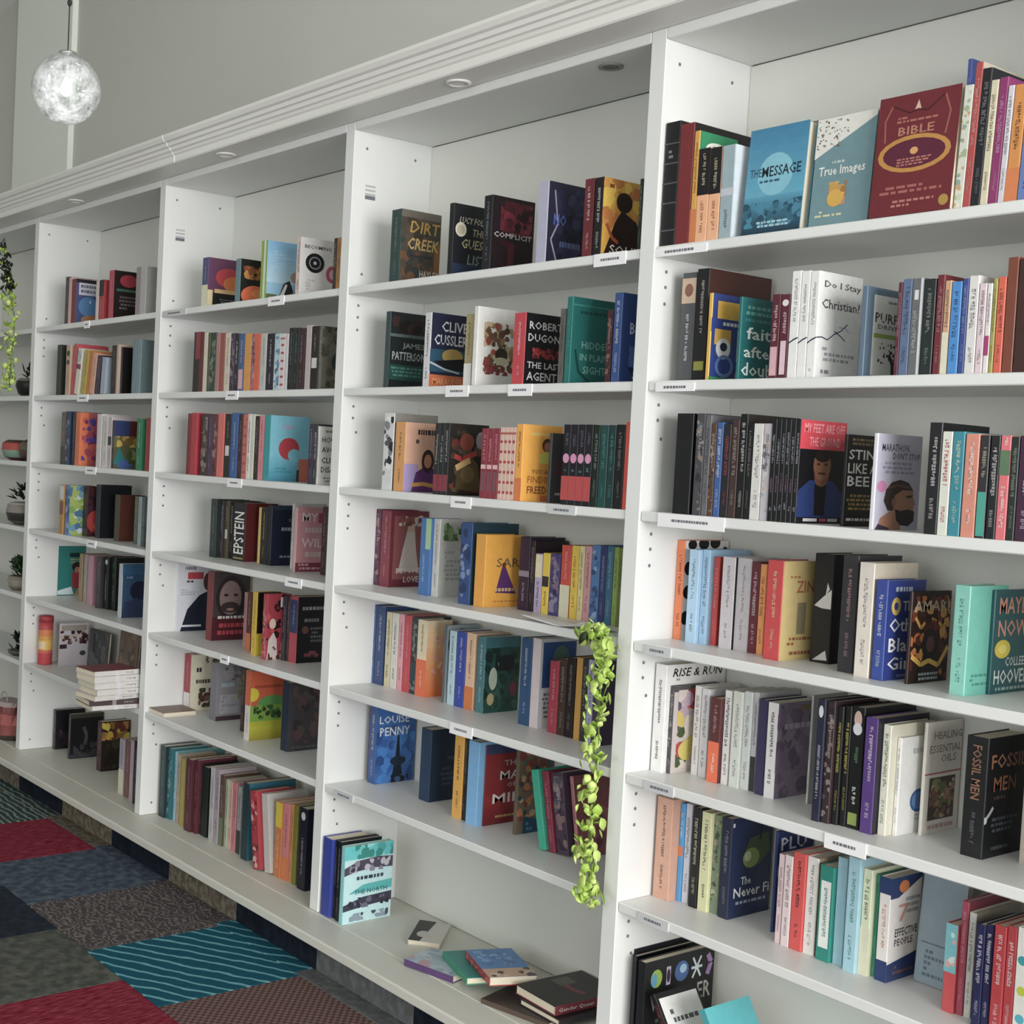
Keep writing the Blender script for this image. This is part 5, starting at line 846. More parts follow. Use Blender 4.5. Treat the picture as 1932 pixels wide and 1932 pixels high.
 'north': [('r', 0, .82, 1, 1, '5cc4c8'), ('n', .2, .82, 1, 1, 16, .09, ['2c8c84', '8cdce0', '40a8a8']), ('p', [(0, .62), (0, .72), (.3, .8), (.7, .82), (1, .8), (1, .66), (.6, .68), (.25, .66)], '4c4858'), ('n', .1, .64, .95, .8, 18, .06, ['8a8494', 'c0bcc8', '3c3848']), ('l', .22, .53, .85, .61, 1, '30404c'), ('p', [(.1, .38), (.4, .48), (1, .5), (1, .38)], '4fb4b4'), ('t', .22, .36, .9, .42, 'THE NORTH', '2c5a64'), ('p', [(0, .16), (0, .24), (.4, .32), (1, .34), (1, .22), (.5, .2)], '3c3c50'), ('n', .05, .18, .95, .32, 18, .05, ['6a6a80', '2c2c3c']), ('n', .1, .02, .95, .12, 12, .06, ['4a4a5c', '8a9aa8'])],
 'fiesta': [('e', .6, .62, .38, .2, 'c02c34'), ('e', .75, .5, .3, .16, 'd8742c'), ('r', .2, .3, 1, .38, 'dcb87c'), ('r', .15, 0, 1, .3, '1a181c'), ('r', 0, 0, .15, .35, 'd8c89c'), ('l', .35, .1, .9, .2, 2, '6a6a74')],
 'ball': [('n', .05, .55, .95, .85, 16, .13, ['a8642c', 'c88a3c', '8a4a24']), ('e', .55, .18, .5, .24, 'd8622a'), ('e', .62, .24, .2, .1, 'e88a50')],
 'bluesky': [('g', 0, .3, 1, 1, 'b4d4e4', '78b0d8'), ('l', .15, .55, .8, .85, 6, 'a8cce4'), ('p', [(.3, 0), (.45, .3), (.6, .36), (.7, .2), (.75, 0)], '26282c'), ('p', [(.3, .0), (.5, .3), (.55, .28), (.42, 0)], 'e6e4e0'), ('e', .78, .42, .16, .1, 'b08a7c'), ('p', [(.7, .1), (.85, .35), (1, .3), (1, 0), (.8, 0)], '6a3038'), ('r', 0, 0, .28, .1, '5a6a3c')],
 'circles': [('t', .1, .82, .8, .88, 'BECOMING', '3a3638'), ('e', .38, .58, .25, .17, '17181c'), ('o', .38, .58, .16, .11, .2, '8a8c90'), ('e', .38, .58, .04, .03, 'c8c8cc'), ('e', .85, .42, .17, .15, 'b8485a'), ('e', .88, .42, .11, .09, 'd8b0b4'), ('l', .15, .1, .6, .3, 4, 'b8b8b8')],
 'olive': [('n', 0, 0, 1, 1, 40, .14, ['5c5a4e', '78766a', '4a4a40', '8a887a']), ('e', .5, .45, .2, .15, '2c4440'), ('r', .55, .5, .65, .85, 'b8b4a4')],
 'redhead': [('g', 0, 0, 1, .4, '3a8aa4', '74bcd0'), ('l', .25, .78, .75, .88, 1, 'b0a4c0'), ('e', .48, .5, .26, .17, 'b02434'), ('e', .62, .40, .16, .1, '74bcd0'), ('l', .15, .12, .6, .22, 2, '2c90a0'), ('r', .74, 0, 1, .35, 'c0644c'), ('r', .7, 0, .76, .18, '24303a')],
 'climate': [('l', .15, .88, .9, .95, 1, '8a8a86'), ('t', .1, .72, .9, .82, 'HOW TO', '24242a'), ('t', .1, .55, .95, .65, 'AVOID A', '24242a'), ('t', .1, .37, .98, .47, 'CLIMATE', '24242a'), ('t', .1, .21, .98, .31, 'DISASTER', '3c3c42'), ('l', .15, .04, .9, .14, 2, '8a8a86')],
 'navyprint': [('r', 0, .93, 1, 1, '26344a'), ('l', .5, .72, .85, .8, 1, '5a6488'), ('l', .28, .56, .9, .66, 1, '98a0b8'), ('l', .2, .12, .9, .18, 1, '8a90a8')],
 'pinktext': [('t', .15, .78, .6, .92, 'MY', 'ecd8d8'), ('r', .6, .76, 1, .92, 'a84458'), ('l', .2, .58, .85, .72, 1, 'd8c4c0'), ('t', .15, .38, .9, .52, 'WILL', 'ecd8d8'), ('l', .2, .2, .9, .34, 1, 'd8c4c0'), ('r', 0, 0, 1, .14, '8a3a4a'), ('l', .05, .02, .9, .14, 2, 'd8a8b0')],
 'suitman': [('l', .2, .88, .6, .96, 1, '8a7c84'), ('r', .28, .76, .72, .86, 'c02a3c'), ('l', .25, .70, .7, .75, 1, '2c2c34'), ('l', .1, .52, .5, .62, 3, 'a8aab8'), ('e', .88, .72, .16, .14, '4a2c24'), ('p', [(.12, 0), (.3, .32), (.62, .52), (.85, .58), (1, .5), (1, 0)], '171e34'), ('r', .15, .06, .7, .09, 'd8d8e0')],
 'redface': [('e', .5, .62, .42, .32, '2a2424'), ('e', .48, .62, .3, .25, '8a7470'), ('e', .48, .48, .26, .08, '3c302e'), ('e', .36, .66, .06, .02, '201818'), ('e', .62, .66, .06, .02, '201818'), ('e', .48, .45, .1, .02, 'a87c74'), ('r', 0, 0, 1, .34, '4a1420'), ('l', .12, .30, .9, .37, 1, 'cfc8c4'), ('l', .1, .06, .92, .27, 2, 'a82c38')],
 'yellowfoot': [('r', 0, 0, 1, .35, 'd4ba1c'), ('l', .2, .5, .9, .8, 3, '4a3a2a')],
 'dancers': [('n', 0, .3, 1, 1, 26, .16, ['a82434', 'c8404c', '7a1c2a', '2c1418']), ('p', [(.05, 0), (.1, .3), (.3, .42), (.45, .3), (.5, 0)], 'dcd0cc'), ('p', [(.6, 0), (.62, .25), (.78, .34), (.95, .25), (.98, 0)], 'c8a89c'), ('e', .25, .55, .14, .08, 'e0c4b4'), ('e', .75, .45, .12, .07, 'd8b49c'), ('r', .55, .8, .92, .95, 'e6e6e8'), ('n', .1, .0, .9, .2, 10, .08, ['5a2c28', 'e8dcd4'])],
 'blacktext': [('l', .1, .78, .8, .87, 1, 'a8a8ac'), ('l', .15, .6, .85, .69, 1, '8a8a8e'), ('l', .4, .3, .9, .55, 4, '707074'), ('e', .25, .5, .1, .06, '7a4a40'), ('n', .1, .08, .7, .18, 12, .08, ['5a5a60', '3c3c44', '8a3a48'])],
 'lexi': [('n', .5, .82, 1, .98, 14, .08, ['5a5a44', '7a7a5c']), ('l', .18, .66, .75, .8, 1, '3a3230'), ('l', .15, .46, .75, .58, 1, '4a403c'), ('n', .3, .05, 1, .4, 26, .1, ['4a4638', '5c2c2c', '7a5c50', '38382c'])],
 'greyprint': [('l', .15, .56, .6, .68, 1, 'a8b8c8'), ('n', .2, .7, .9, .95, 14, .12, ['78747a', '9a969a', '6a6464']), ('r', .12, .12, .75, .45, 'a8a4ac'), ('l', .15, .15, .75, .45, 4, '8f8c94'), ('n', .7, .3, 1, .8, 12, .1, ['7a6a5a', '8a7a50']), ('r', 0, 0, 1, .08, '4a3438')],
 'hills': [('r', 0, .55, 1, 1, 'cc4f1e'), ('r', .1, .75, .9, .79, 'a83c18'), ('e', .65, .52, .45, .12, '5c9a50'), ('r', 0, .25, 1, .5, '7ca83c'), ('n', .1, .3, .9, .5, 22, .08, ['4a7a34', '2c5a2c', '3a3a24']), ('r', 0, 0, 1, .27, 'b4b41e'), ('g', 0, 0, 1, .2, '9a9420', 'c0bc24'), ('e', .04, .66, .2, .1, 'd8c81c')],
 'dusk': [('n', .1, .1, 1, .95, 36, .14, ['4a4248', '5c5450', '3a3438', '6a4a50']), ('l', .1, .03, .9, .08, 1, '5a6a70')],
 'flagblue': [('r', .1, .65, .9, .92, 'c8c8d4'), ('l', .15, .68, .85, .9, 2, '5a6078'), ('e', .45, .4, .35, .22, '4a7cb0'), ('l', .45, .45, .9, .57, 1, 'd8d8e8'), ('e', .6, .1, .4, .12, 'a8744c'), ('r', 0, .92, 1, 1, '1c1c24')],
 'redspot': [('e', .5, .8, .3, .13, 'a01834'), ('r', .1, .58, .95, .63, '3a6a50'), ('l', .2, .2, .9, .5, 4, '6a6064')],
 'orangepink': [('r', .0, .0, .4, 1, 'dc6c34'), ('n', .1, .1, 1, .95, 36, .18, ['a83a54', 'c84a4c', '7a2c58', '4a3a98', 'c05a40']), ('r', .3, .45, 1, .52, '54389a')],
 'collage': [('n', 0, 0, 1, 1, 10, .3, ['5a5c3c', '6c6a44']), ('r', 0, .68, .6, 1, '28386c'), ('r', .6, .68, 1, 1, '5c1c20'), ('n', .1, .45, .95, .68, 14, .14, ['a8843c', 'c8a848', '7a5c24']), ('p', [(0, .1), (.2, .45), (.45, .2), (.3, .05)], '24787c'), ('e', .45, .08, .3, .1, '3c5ca0'), ('n', .5, .1, .95, .4, 10, .14, ['6a7a3c', '46582c', '8a8a54'])],
 'mosaic': [('n', 0, 0, 1, 1, 40, .16, ['5c8cb4', '9ab054', '3c6a8c', 'c8d0c0', '74a048', 'b8c8d8'])],
 'dome': [('e', .4, .3, .42, .22, 'a02420'), ('e', .45, .2, .14, .07, 'e0603c'), ('n', 0, .5, 1, 1, 16, .16, ['2c1218', '4c1c28', '3c2038'])],
 'tealgirl': [('p', [(0, .02), (0, .1), (.5, .18), (.6, .02)], 'd0e4e8'), ('r', .4, .78, .95, .86, '1c2c34'), ('l', .4, .64, .95, .76, 2, 'a8a468'), ('e', .7, .58, .2, .1, '2c1a1c'), ('p', [(.55, .15), (.5, .45), (.7, .52), (.95, .45), (1, .1)], '9c1c34'), ('e', .7, .52, .1, .06, 'b87c64'), ('p', [(.6, 0), (.75, .15), (1, .12), (1, 0)], 'b49a78')],
 'bluewave': [('r', 0, .8, 1, 1, '2a6088'), ('l', .1, .72, .9, .78, 1, '7c9cc0'), ('e', .55, .5, .3, .18, '1c1e40'), ('p', [(0, 0), (.1, .3), (.5, .36), (.9, .2), (1, 0)], '2c3c60'), ('r', .85, 0, 1, .7, '8a5c38')],
 'darkpink': [('e', .4, .4, .3, .12, '5a4450'), ('n', .1, .1, .9, .9, 16, .14, ['241e28', '30202c', '161218'])],
 'darkfig': [('s', [(.4, .7), (.5, .5), (.45, .3)], .1, '4a484e'), ('n', .1, .05, .95, .35, 14, .1, ['3c3a40', '4a3640', '2a282c']), ('r', 0, .02, 1, .09, '3c3c44'), ('r', 0, .9, 1, 1, '3c3a30')],
 'flame': [('n', 0, .62, 1, .98, 40, .15, ['c8ac28', 'd8c43c', '8a6a24', 'b87a28', '6a2420']), ('n', .1, .05, .95, .6, 16, .15, ['2c2018', '3a3c24', '1a1410'])],
 'choir': [('r', .05, .82, .95, .95, 'a89c90'), ('n', 0, .5, 1, .82, 30, .09, ['4a2430', '3a2028', '6a4a40', 'c8b4a8', '2c1a20']), ('r', 0, .0, 1, .42, 'cfc6cc'), ('e', .82, .28, .11, .06, '4a4c50'), ('r', 0, .4, .25, .5, '3a2438')],
 'greyfig': [('n', 0, 0, 1, 1, 30, .2, ['3c4044', '4c5054', '5a5c5e', '32363a']), ('p', [(.2, .9), (.3, .9), (.35, .4), (.2, .4)], '26282c')],
 'framepic': [('r', .1, .08, .9, .92, '6a5a4a'), ('n', .1, .08, .9, .92, 22, .15, ['7a6654', '584a3e', '8a7662'])],
 'card': [('r', .06, .58, .95, .95, 'e8e6e4'), ('l', .15, .7, .85, .85, 2, '5a5a5e'), ('r', .3, .5, .5, .57, 'b03038')],
 'queer': [('r', .25, .25, .8, .75, '2a2226'), ('s', [(.2, .45), (.5, .5), (.9, .4)], .12, '7c2430'), ('r', .62, .3, .9, .55, '5a5a44')],
 'beach': [('r', 0, .3, 1, 1, '4c84c0'), ('n', .1, .4, .95, .95, 24, .1, ['6aa0d4', '8abce0', '4478b4']), ('r', 0, 0, 1, .3, 'd0a888'), ('n', 0, 0, 1, .3, 10, .12, ['c8b49c', '5a4a44', 'd8c0ac'])],
 'mono': [('p', [(0, 0), (0, 1), (.55, 1), (.35, 0)], '2c2a2c'), ('e', .35, .35, .2, .15, 'c8c4c0')],
 'lilac': [('n', 0, 0, 1, 1, 26, .16, ['a8bcc8', '98aebc', 'b8c8d0', 'c09aa8'])],
}
def contrast(c): return mix(c, 'f2efe6', .58) if lum(c) < .42 else mix(c, '241f22', .5)
def spine_art(st, c):
    x0, x1 = .28, .72
    T = lambda col: [('v', x0, .40, x1, .93, mix(c, col, .85)), ('v', .33, .10, .67, .34, mix(c, col, .65))]
    D = {'plain': [], 'ribs': [('r', 0, z, 1, z + .012, '55555a') for z in (.12, .34, .5, .66, .82)] + [('l', .25, .70, .8, .78, 2, '8a8a8e')],
     'peach': [('r', 0, .5, 1, 1, '1a191c'), ('v', .3, .55, .7, .95, 'c8b89a'), ('v', .35, .08, .65, .44, 'b86a44')], 'band': [('r', 0, .46, 1, .54, mix(c, 'e8e0ec', .5)), ('v', .35, .1, .65, .38, contrast(c))],
     'floral': [('n', .05, .02, .95, .98, 30, .3, ['a8b890', 'c8d0b8', 'c8a070', '8aa8a0', 'e8e4d8'])], 'orangefoot': [('r', 0, 0, 1, .3, 'd8742c'), ('v', .3, .4, .7, .92, contrast(c))],
     'grey_photo': [('r', 0, .72, 1, .95, 'cfb49a'), ('e', .5, .84, .3, .06, '8a5a48'), ('v', .28, .12, .72, .68, 'd8d8da')], 'yellowfoot': [('r', .1, .1, .9, .18, '9a9a3c'), ('v', .3, .4, .7, .9, 'c0b8b0')],
     'pinkfoot': [('r', .1, .04, .9, .38, 'd8a8b0'), ('v', .3, .45, .7, .92, 'd8c0c4')], 'dotpink': [('e', .5, .9, .35, .04, 'e8dce0'), ('v', .3, .5, .7, .8, 'd8b8c0'), ('r', .2, .05, .8, .45, 'e0c4cc')],
     'wave': [('s', [(0, .33), (.5, .36), (1, .38)], .14, '242c4c'), ('v', .35, .5, .65, .94, 'a8a6a4'), ('v', .38, .04, .62, .12, '8a8886')], 'edges': [('r', .75, 0, .95, 1, 'd8d8dc'), ('r', .25, .78, .6, .88, 'd8dcd8'), ('v', .2, .2, .55, .7, 'a8aaac')],
     'creamfoot': [('r', 0, 0, 1, .45, 'e0dcc0'), ('v', .3, .5, .7, .95, contrast(c))], 'magfoot': [('r', .1, .2, .9, .42, 'a8246c'), ('v', .3, .5, .7, .92, '8a8488')], 'photo': [('n', .05, .05, .95, .95, 26, .3, [mix(c, 'c8a088', .5), mix(c, '201c20', .5), mix(c, 'e8e0d8', .45), mix(c, '6a8088', .4)]), ('v', .3, .5, .7, .9, contrast(c))],
     'white_t': T('e8e6e4'), 'red_t': T('b82c38'), 'grey_t': T('96949a'), 'silver_t': [('v', .3, .55, .7, .88, 'a8a8b0'), ('v', .3, .28, .7, .48, '8a5a78'), ('v', .3, .1, .7, .2, 'a8a8b0')], 'cream_t': T('e6ddb4'), 'pink_t': T('dba0a8'), 'black_t': T('202024'), 'dark_t': T('3a3236'),
     'yellow_t': T('d8c84a'), 'tealt': T('4f9c94'), 'green_t': T('6a8a4a'), 'pale_t': T('c8dcdc'), 'tealfoot': [('r', .05, .02, .95, .45, '3fa494'), ('v', .3, .55, .7, .92, 'b8a890')], 'greentop': [('r', 0, .62, 1, .86, '5a7a5a'), ('v', .3, .1, .7, .55, 'f0d8d4'), ('v', .3, .88, .7, .98, 'f0d8d4')],
     'bird': [('p', [(.1, .52), (.5, .6), (.95, .68), (.95, .5), (.5, .5)], 'd6d4d2'), ('p', [(.65, .62), (.72, .74), (.85, .68)], 'd6d4d2'), ('p', [(.15, .02), (.8, .12), (.9, .03)], 'c8c6c4')], 'white_b': [('e', .5, .9, .28, .05, 'd8d8dc'), ('v', .35, .15, .65, .7, 'b8b8c0')],
     'penn': [('e', .5, .9, .3, .07, 'd0b0a4'), ('e', .5, .82, .35, .05, 'dcdce0'), ('v', .2, .16, .8, .42, 'e8e6e2'), ('v', .3, .5, .7, .74, '5a8a5a'), ('r', .15, .03, .85, .13, '8a9a4a')], 'orangehalf': [('r', 0, 0, 1, .48, 'e8622c'), ('v', .3, .55, .7, .95, contrast(c)), ('v', .3, .08, .7, .4, 'f0d8c0')], 'darkfoot': [('r', 0, 0, 1, .35, '3a3c3c'), ('v', .3, .42, .7, .94, contrast(c))],
     'fossil_t': [('td', .3, .48, .72, .93, 'FOSSIL MEN', '9a6a4c'), ('v', .35, .08, .62, .38, '6a6a6c')], 'orangemid': [('r', 0, .46, 1, .56, 'e0783c'), ('v', .3, .62, .7, .95, 'e8f0f4')], 'whitepanel': [('r', .15, .14, .85, .84, 'e8ece8'), ('v', .3, .2, .7, .8, '5a8a84')], 'navyends': [('r', 0, 0, 1, .2, '22386c'), ('r', 0, .84, 1, 1, '22386c'), ('v', .35, .3, .65, .75, 'd89a6a')],
     'tealtop': [('r', 0, .45, 1, 1, '74bcc4'), ('n', .1, .5, .9, .95, 8, .3, ['c8e0e0', 'd8a8a0'])], 'confetti': [('e', .35, .72, .25, .04, '2c9ca4'), ('e', .4, .46, .25, .04, 'c0c82c'), ('e', .4, .22, .25, .04, '4cacc0'), ('v', .7, .1, .9, .9, '8a8a8a')], 'whitefoot': [('r', 0, 0, 1, .32, 'e6e4e0'), ('v', .3, .4, .7, .92, contrast(c))],
     'redfoot': [('r', .05, .05, .95, .28, '8a2c3c'), ('v', .3, .4, .7, .9, 'a8a8a8')], 'pinkmid': [('r', .1, .42, .9, .48, 'e8b8c0'), ('v', .3, .52, .7, .92, 'd88a98'), ('r', .2, .1, .8, .38, '7a5058')], 'reddots': [('e', .5, z, .35, .022, 'b03a3c') for z in (.1, .24, .38, .52, .66, .8)] + [('r', 0, .9, 1, .93, 'b8584c')],
     'pinkred': [('r', 0, .06, 1, .36, 'b83a3c'), ('e', .5, .58, .42, .06, 'd890b8'), ('v', .3, .72, .7, .94, '6a6480'), ('v', .3, .4, .7, .5, '5a9a98')], 'green_s': [('r', .5, .6, 1, 1, 'a8d0a0'), ('v', .2, .15, .6, .55, 'a8c8e8')], 'bluephoto': [('n', .05, .05, .95, .95, 24, .3, [mix(c, '1c2c50', .6), mix(c, 'c8d8e4', .5), mix(c, '2c5a90', .6)])], 'creamtop': [('r', .05, .6, .95, .98, 'e8e0b8'), ('v', .3, .1, .7, .55, '5a4a78')],
     'darkmid': [('r', .05, .45, .95, .62, '3a3438'), ('v', .3, .1, .7, .4, contrast(c))], 'redtop': [('r', .3, .55, 1, 1, '8a2c30')], 'whitepatch': [('r', .15, .34, .85, .5, 'd8d8d4'), ('v', .3, .6, .7, .94, contrast(c))], 'sketch': [('n', .05, .05, .95, .95, 18, .28, ['2a2a2e', '55555a', '8a8a8e', 'efefef'])], 'epstein': [('tu', .1, .12, .9, .84, 'EPSTEIN', 'eceae8'), ('r', .1, .03, .9, .06, 'a08a50')],
     'bluetop': [('r', 0, .45, 1, .95, '26406c'), ('v', .3, .5, .7, .9, 'a8b0c0')], 'orangetop': [('r', 0, .5, 1, 1, 'd0602c'), ('v', .3, .08, .7, .45, 'b8a8a0')], 'greenfoot': [('r', 0, 0, 1, .4, '6a7c5c'), ('v', .3, .45, .7, .92, contrast(c))], 'confred': [('n', .05, .02, .95, .98, 26, .25, ['c8404c', '6a1420', 'e0a0a0', '8a1a28'])], 'yellowtop': [('r', .05, .66, .95, .99, 'd8c41c'), ('v', .3, .08, .7, .6, 'e8c890')],
     'blacktop': [('r', 0, .6, 1, 1, '221418'), ('v', .3, .1, .7, .5, 'e8a0a0')], 'greenlogo': [('e', .5, .84, .35, .06, '1f4a2c'), ('e', .5, .66, .35, .05, '244c30'), ('v', .35, .15, .65, .5, contrast(c))], 'purplemid': [('r', .05, .55, .95, .66, '7a3c64'), ('n', .1, .7, .9, .95, 8, .3, ['c8d0c0', 'a8b8c8'])], 'whitetop': [('r', .05, .7, .95, .98, 'd8d4d0'), ('r', .05, .4, .95, .66, '8a4a2c'), ('v', .3, .05, .7, .35, '6a5a20')],
     'whiteside': [('r', .45, 0, .75, 1, 'd8e4e0')]}
    return D.get(st, T(contrast(c)))

def book_parts(root, t, d, h, c, cc, sp, art, seed, paper=.0022, sink=None):
    """cover: folded shell with its print; page_block: paper set back inside it. spine at y=0 facing -Y, front cover at x=t"""
    e = min(.0022, t * .16); ch = min(.0016, t * .2); cc = cc or c; mb = MB()
    outer = [(0, d), (0, ch), (ch, 0), (t - ch, 0), (t, ch), (t, d)]; inner = [(t - e, d), (t - e, e), (e, e), (e, d)]
    prof = outer + inner; n = len(prof); cols = [c, c, c, c, cc, cc, cc, c, c, c]
    cols[0] = cc if cc != c and lum(cc) < .3 else c
    base = len(mb.v); mb.v += [(x, y, 0) for x, y in prof] + [(x, y, h) for x, y in prof]
    for i in range(n):
        j = (i + 1) % n; mb.f.append((base + i, base + j, base + j + n, base + i + n)); mb.c.append(cols[i])
    for z0, flip in ((0, True), (n, False)):      # rims of back board, spine, front board
        for quad, q in (((0, 1, 8, 9), c), ((1, 2, 3, 4, 7, 8), c), ((4, 5, 6, 7), cc)):
            f = tuple(base + z0 + i for i in quad); mb.f.append(f[::-1] if flip else f); mb.c.append(q)
    draw(mb, spine_art(sp, c), lambda a, b, l: (a, -l, b), t, h, seed)
    if art: draw(mb, ART[art], lambda a, b, l: (t + l, a, b), d, h, seed + 1)
    if sink is not None:
        i = paper; mb.box(e + .0001, e + .0001, i, t - e - .0001, d - i * 1.3, h - i, 'ddd3bd'); Mx = root
        sink.add([tuple(Mx @ Vector(v)) for v in mb.v], mb.f); sink.c[len(sink.c) - len(mb.c):] = mb.c; return
    mb.build('cover', M_BOOK, root, colour=True)
    g = MB(); i = paper; g.box(e + .0001, e + .0001, i, t - e - .0001, d - i * 1.3, h - i); g.build('page_block', M_PAGE, root)

PAL = {'black': '17171b', 'charcoal': '3c3b3f', 'grey': '7c7b80', 'pale grey': 'bdbcbe', 'white': 'e6e4e2', 'cream': 'ddd4bc', 'tan': 'b89a7c', 'brown': '5e3d2c', 'dark brown': '3a2822', 'red': 'c03038', 'dark red': '7a2028', 'maroon': '581c2c', 'pink': 'd594a0', 'coral': 'da7262', 'orange': 'dc7434', 'amber': 'd89a3a', 'yellow': 'e4c43a', 'olive': '7c7a3a', 'green': '3f8a54', 'dark green': '1e3228', 'teal': '23808a', 'dark teal': '1f474c', 'pale blue': 'a4c4d8', 'blue': '3670b4', 'dark blue': '2a4480', 'navy': '1e2446', 'purple': '553878', 'dark purple': '38243e', 'lavender': 'b4acc8', 'mauve': 'a08088', 'slate': '5a6c7c', 'pale green': 'ccd6b8'}
def cname(h):
    a = [int(h[i:i + 2], 16) for i in (0, 2, 4)]
    return min(PAL, key=lambda k: sum((x - int(PAL[k][i:i + 2], 16)) ** 2 for x, i in zip(a, (0, 2, 4))))
SPD = {'white_t': 'with white lettering', 'red_t': 'with red lettering', 'grey_t': 'with grey lettering', 'yellow_t': 'with yellow lettering', 'photo': 'with picture print', 'bluephoto': 'with blue picture print', 'orangefoot': 'with orange foot', 'plain': 'without lettering', 'creamfoot': 'with cream foot', 'dark_t': 'with dark lettering', 'tealt': 'with teal lettering', 'reddots': 'with red dots', 'pink_t': 'with pink lettering', 'silver_t': 'with silver lettering', 'pinkred': 'with pink spot and red foot', 'redfoot': 'with red foot', 'pinkmid': 'with pink band', 'whitefoot': 'with white foot', 'cream_t': 'with cream lettering', 'floral': 'with floral print', 'darkfoot': 'with dark foot', 'whitepatch': 'with white patch', 'wave': 'with wavy blue line', 'white_b': 'with white blob', 'black_t': 'with black lettering'}
ORD = ['', 'first', 'second', 'third', 'fourth', 'fifth', 'sixth', 'seventh', 'eighth', 'ninth', 'tenth', 'eleventh', 'twelfth', 'thirteenth', 'fourteenth', 'fifteenth', 'sixteenth', 'seventeenth', 'eighteenth', 'nineteenth', 'twentieth'] + ['twenty-' + s for s in ('first', 'second', 'third', 'fourth', 'fifth', 'sixth', 'seventh', 'eighth', 'ninth')] + ['thirtieth', 'thirty-first', 'thirty-second']
SHN = {1: 'top shelf', 2: 'second shelf', 3: 'third shelf', 4: 'fourth shelf', 5: 'fifth shelf', 6: 'sixth shelf', 7: 'bottom board'}
def place_books():
    order = {}; small = set(SMALL); rest = MB()
    for i, bk in enumerate(BOOKS): order.setdefault((bk[0], bk[1]), []).append((bk[2], i))
    rank = {}
    for k, l in order.items():
        for n, (_, i) in enumerate(sorted(l)): rank[i] = n + 1
    for i, (b, s, x, y, t, d, h, F, lean, c, cc, sp, art, desc) in enumerate(BOOKS):
        z = ZS[s] + (.0022 if s == 7 else .0002)
        if F: Mx = Matrix.Translation((x, y + t, z)) @ Matrix.Rotation(math.radians(-4), 4, 'X') @ Matrix.Rotation(-math.pi / 2, 4, 'Z')
        elif lean:
            px = x if lean < 0 else x + t
            Mx = Matrix.Translation((px, y, z)) @ Matrix.Rotation(math.radians(lean), 4, 'Y') @ Matrix.Translation((x - px, 0, 0))
        else: Mx = Matrix.Translation((x, y, z))
        if i in small:
            book_parts(Mx, t, d, h, c, cc, sp, art, i * 7 + 3, sink=rest); continue
        root = empty('book'); root.matrix_world = Mx
        book_parts(root, t, d, h, c, cc, sp, art, i * 7 + 3)
        if not desc:
            adj = 'thin ' if t < .018 else 'thick ' if t > .036 else ''
            desc = adj + cname(c) + ' book ' + SPD.get(sp, 'spine out')
        where = ', %s on %s of %s' % (ORD[rank[i]], SHN[s], BAYN[b])
        lab = desc + where
        if len(lab.split()) > 16: lab = desc + ', ' + SHN[s] + ', ' + BAYN[b]
        tag(root, lab, 'book', 'books on the %s of the %s' % (SHN[s], BAYN[b]))
    tag(rest.build('narrow_books', M_BOOK, colour=True), 'the remaining narrow book spines in the packed rows of all bays', 'books', kind='stuff')
place_books()
# ------------------------------------------------------------------ books lying down
def lay(x, y, z, ang, t, d, h, c, cc, sp, art, label, seed, tilt=None, pitch=0, group=None):
    """book on its back: front cover up; ang = direction (deg) from spine to fore edge"""
    a = math.radians(ang); R3 = Matrix(((0, math.cos(a), -math.sin(a), 0), (0, math.sin(a), math.cos(a), 0), (1, 0, 0, 0), (0, 0, 0, 1)))
    root = empty('book', (x, y, z)); Mx = Matrix.Translation((x, y, z))
    if tilt: Mx = Mx @ Matrix.Rotation(math.radians(pitch), 4, Vector(tilt))
    root.matrix_world = Mx @ R3; book_parts(root, t, d, h, c, cc, sp, art, seed)
    return tag(root, label, 'book', group)
G1 = 'books left lying on the base board of the third book bay'; zb = .1522
lay(3.203, .012, zb, 103, .020, .13, .177, '5a3c70', 'b8c8d4', 'plain', 'lilac', 'lying book with purple spine and misty blue cover, front of the heap', 901, group=G1)
lay(2.905, .085, zb, 40, .016, .10, .185, 'c8c4be', 'd2ccc4', 'plain', 'mono', 'lying book with dark and white cover at the back of the heap', 902, group=G1)
lay(3.268, .006, zb + .0206, 70, .02, .13, .20, '3a9a78', '2c8c84', 'plain', '', 'green book lying across the purple-spined one', 903, group=G1)
lay(3.345, .02, zb + .0412, 68, .024, .14, .205, 'b02430', 'e4e0dc', 'photo', 'beach', 'red spined book with blue beach cover on top of the heap', 904, group=G1)
lay(3.555, .04, zb, 103, .014, .15, .215, '5a4a40', '3a3230', 'plain', '', 'brown flat book at the bottom of the right hand pile', 905, group=G1)
lay(3.592, .292, zb + .0148, 178, .016, .155, .24, '3a3438', '2a2628', 'plain', '', 'black flat book in the middle of the right hand pile', 906, group=G1)
r = lay(3.578, .293, zb + .0312, 176, .026, .165, .235, '84303c', '27221f', 'plain', 'queer', 'maroon spined book with black cover on top of the right hand pile', 907, group=G1)
g = MB(); draw(g, [('td', .25, .42, .75, .95, 'Gender Queer', 'e8dcdc')], lambda a, b, l: (a, -l, b), .026, .235, 1); g.build('spine_title', M_BOOK, r, colour=True)
G2 = 'white books stacked on the sixth shelf of the leftmost book bay'; z = ZS[6] + .0003; rr = random.Random(3)
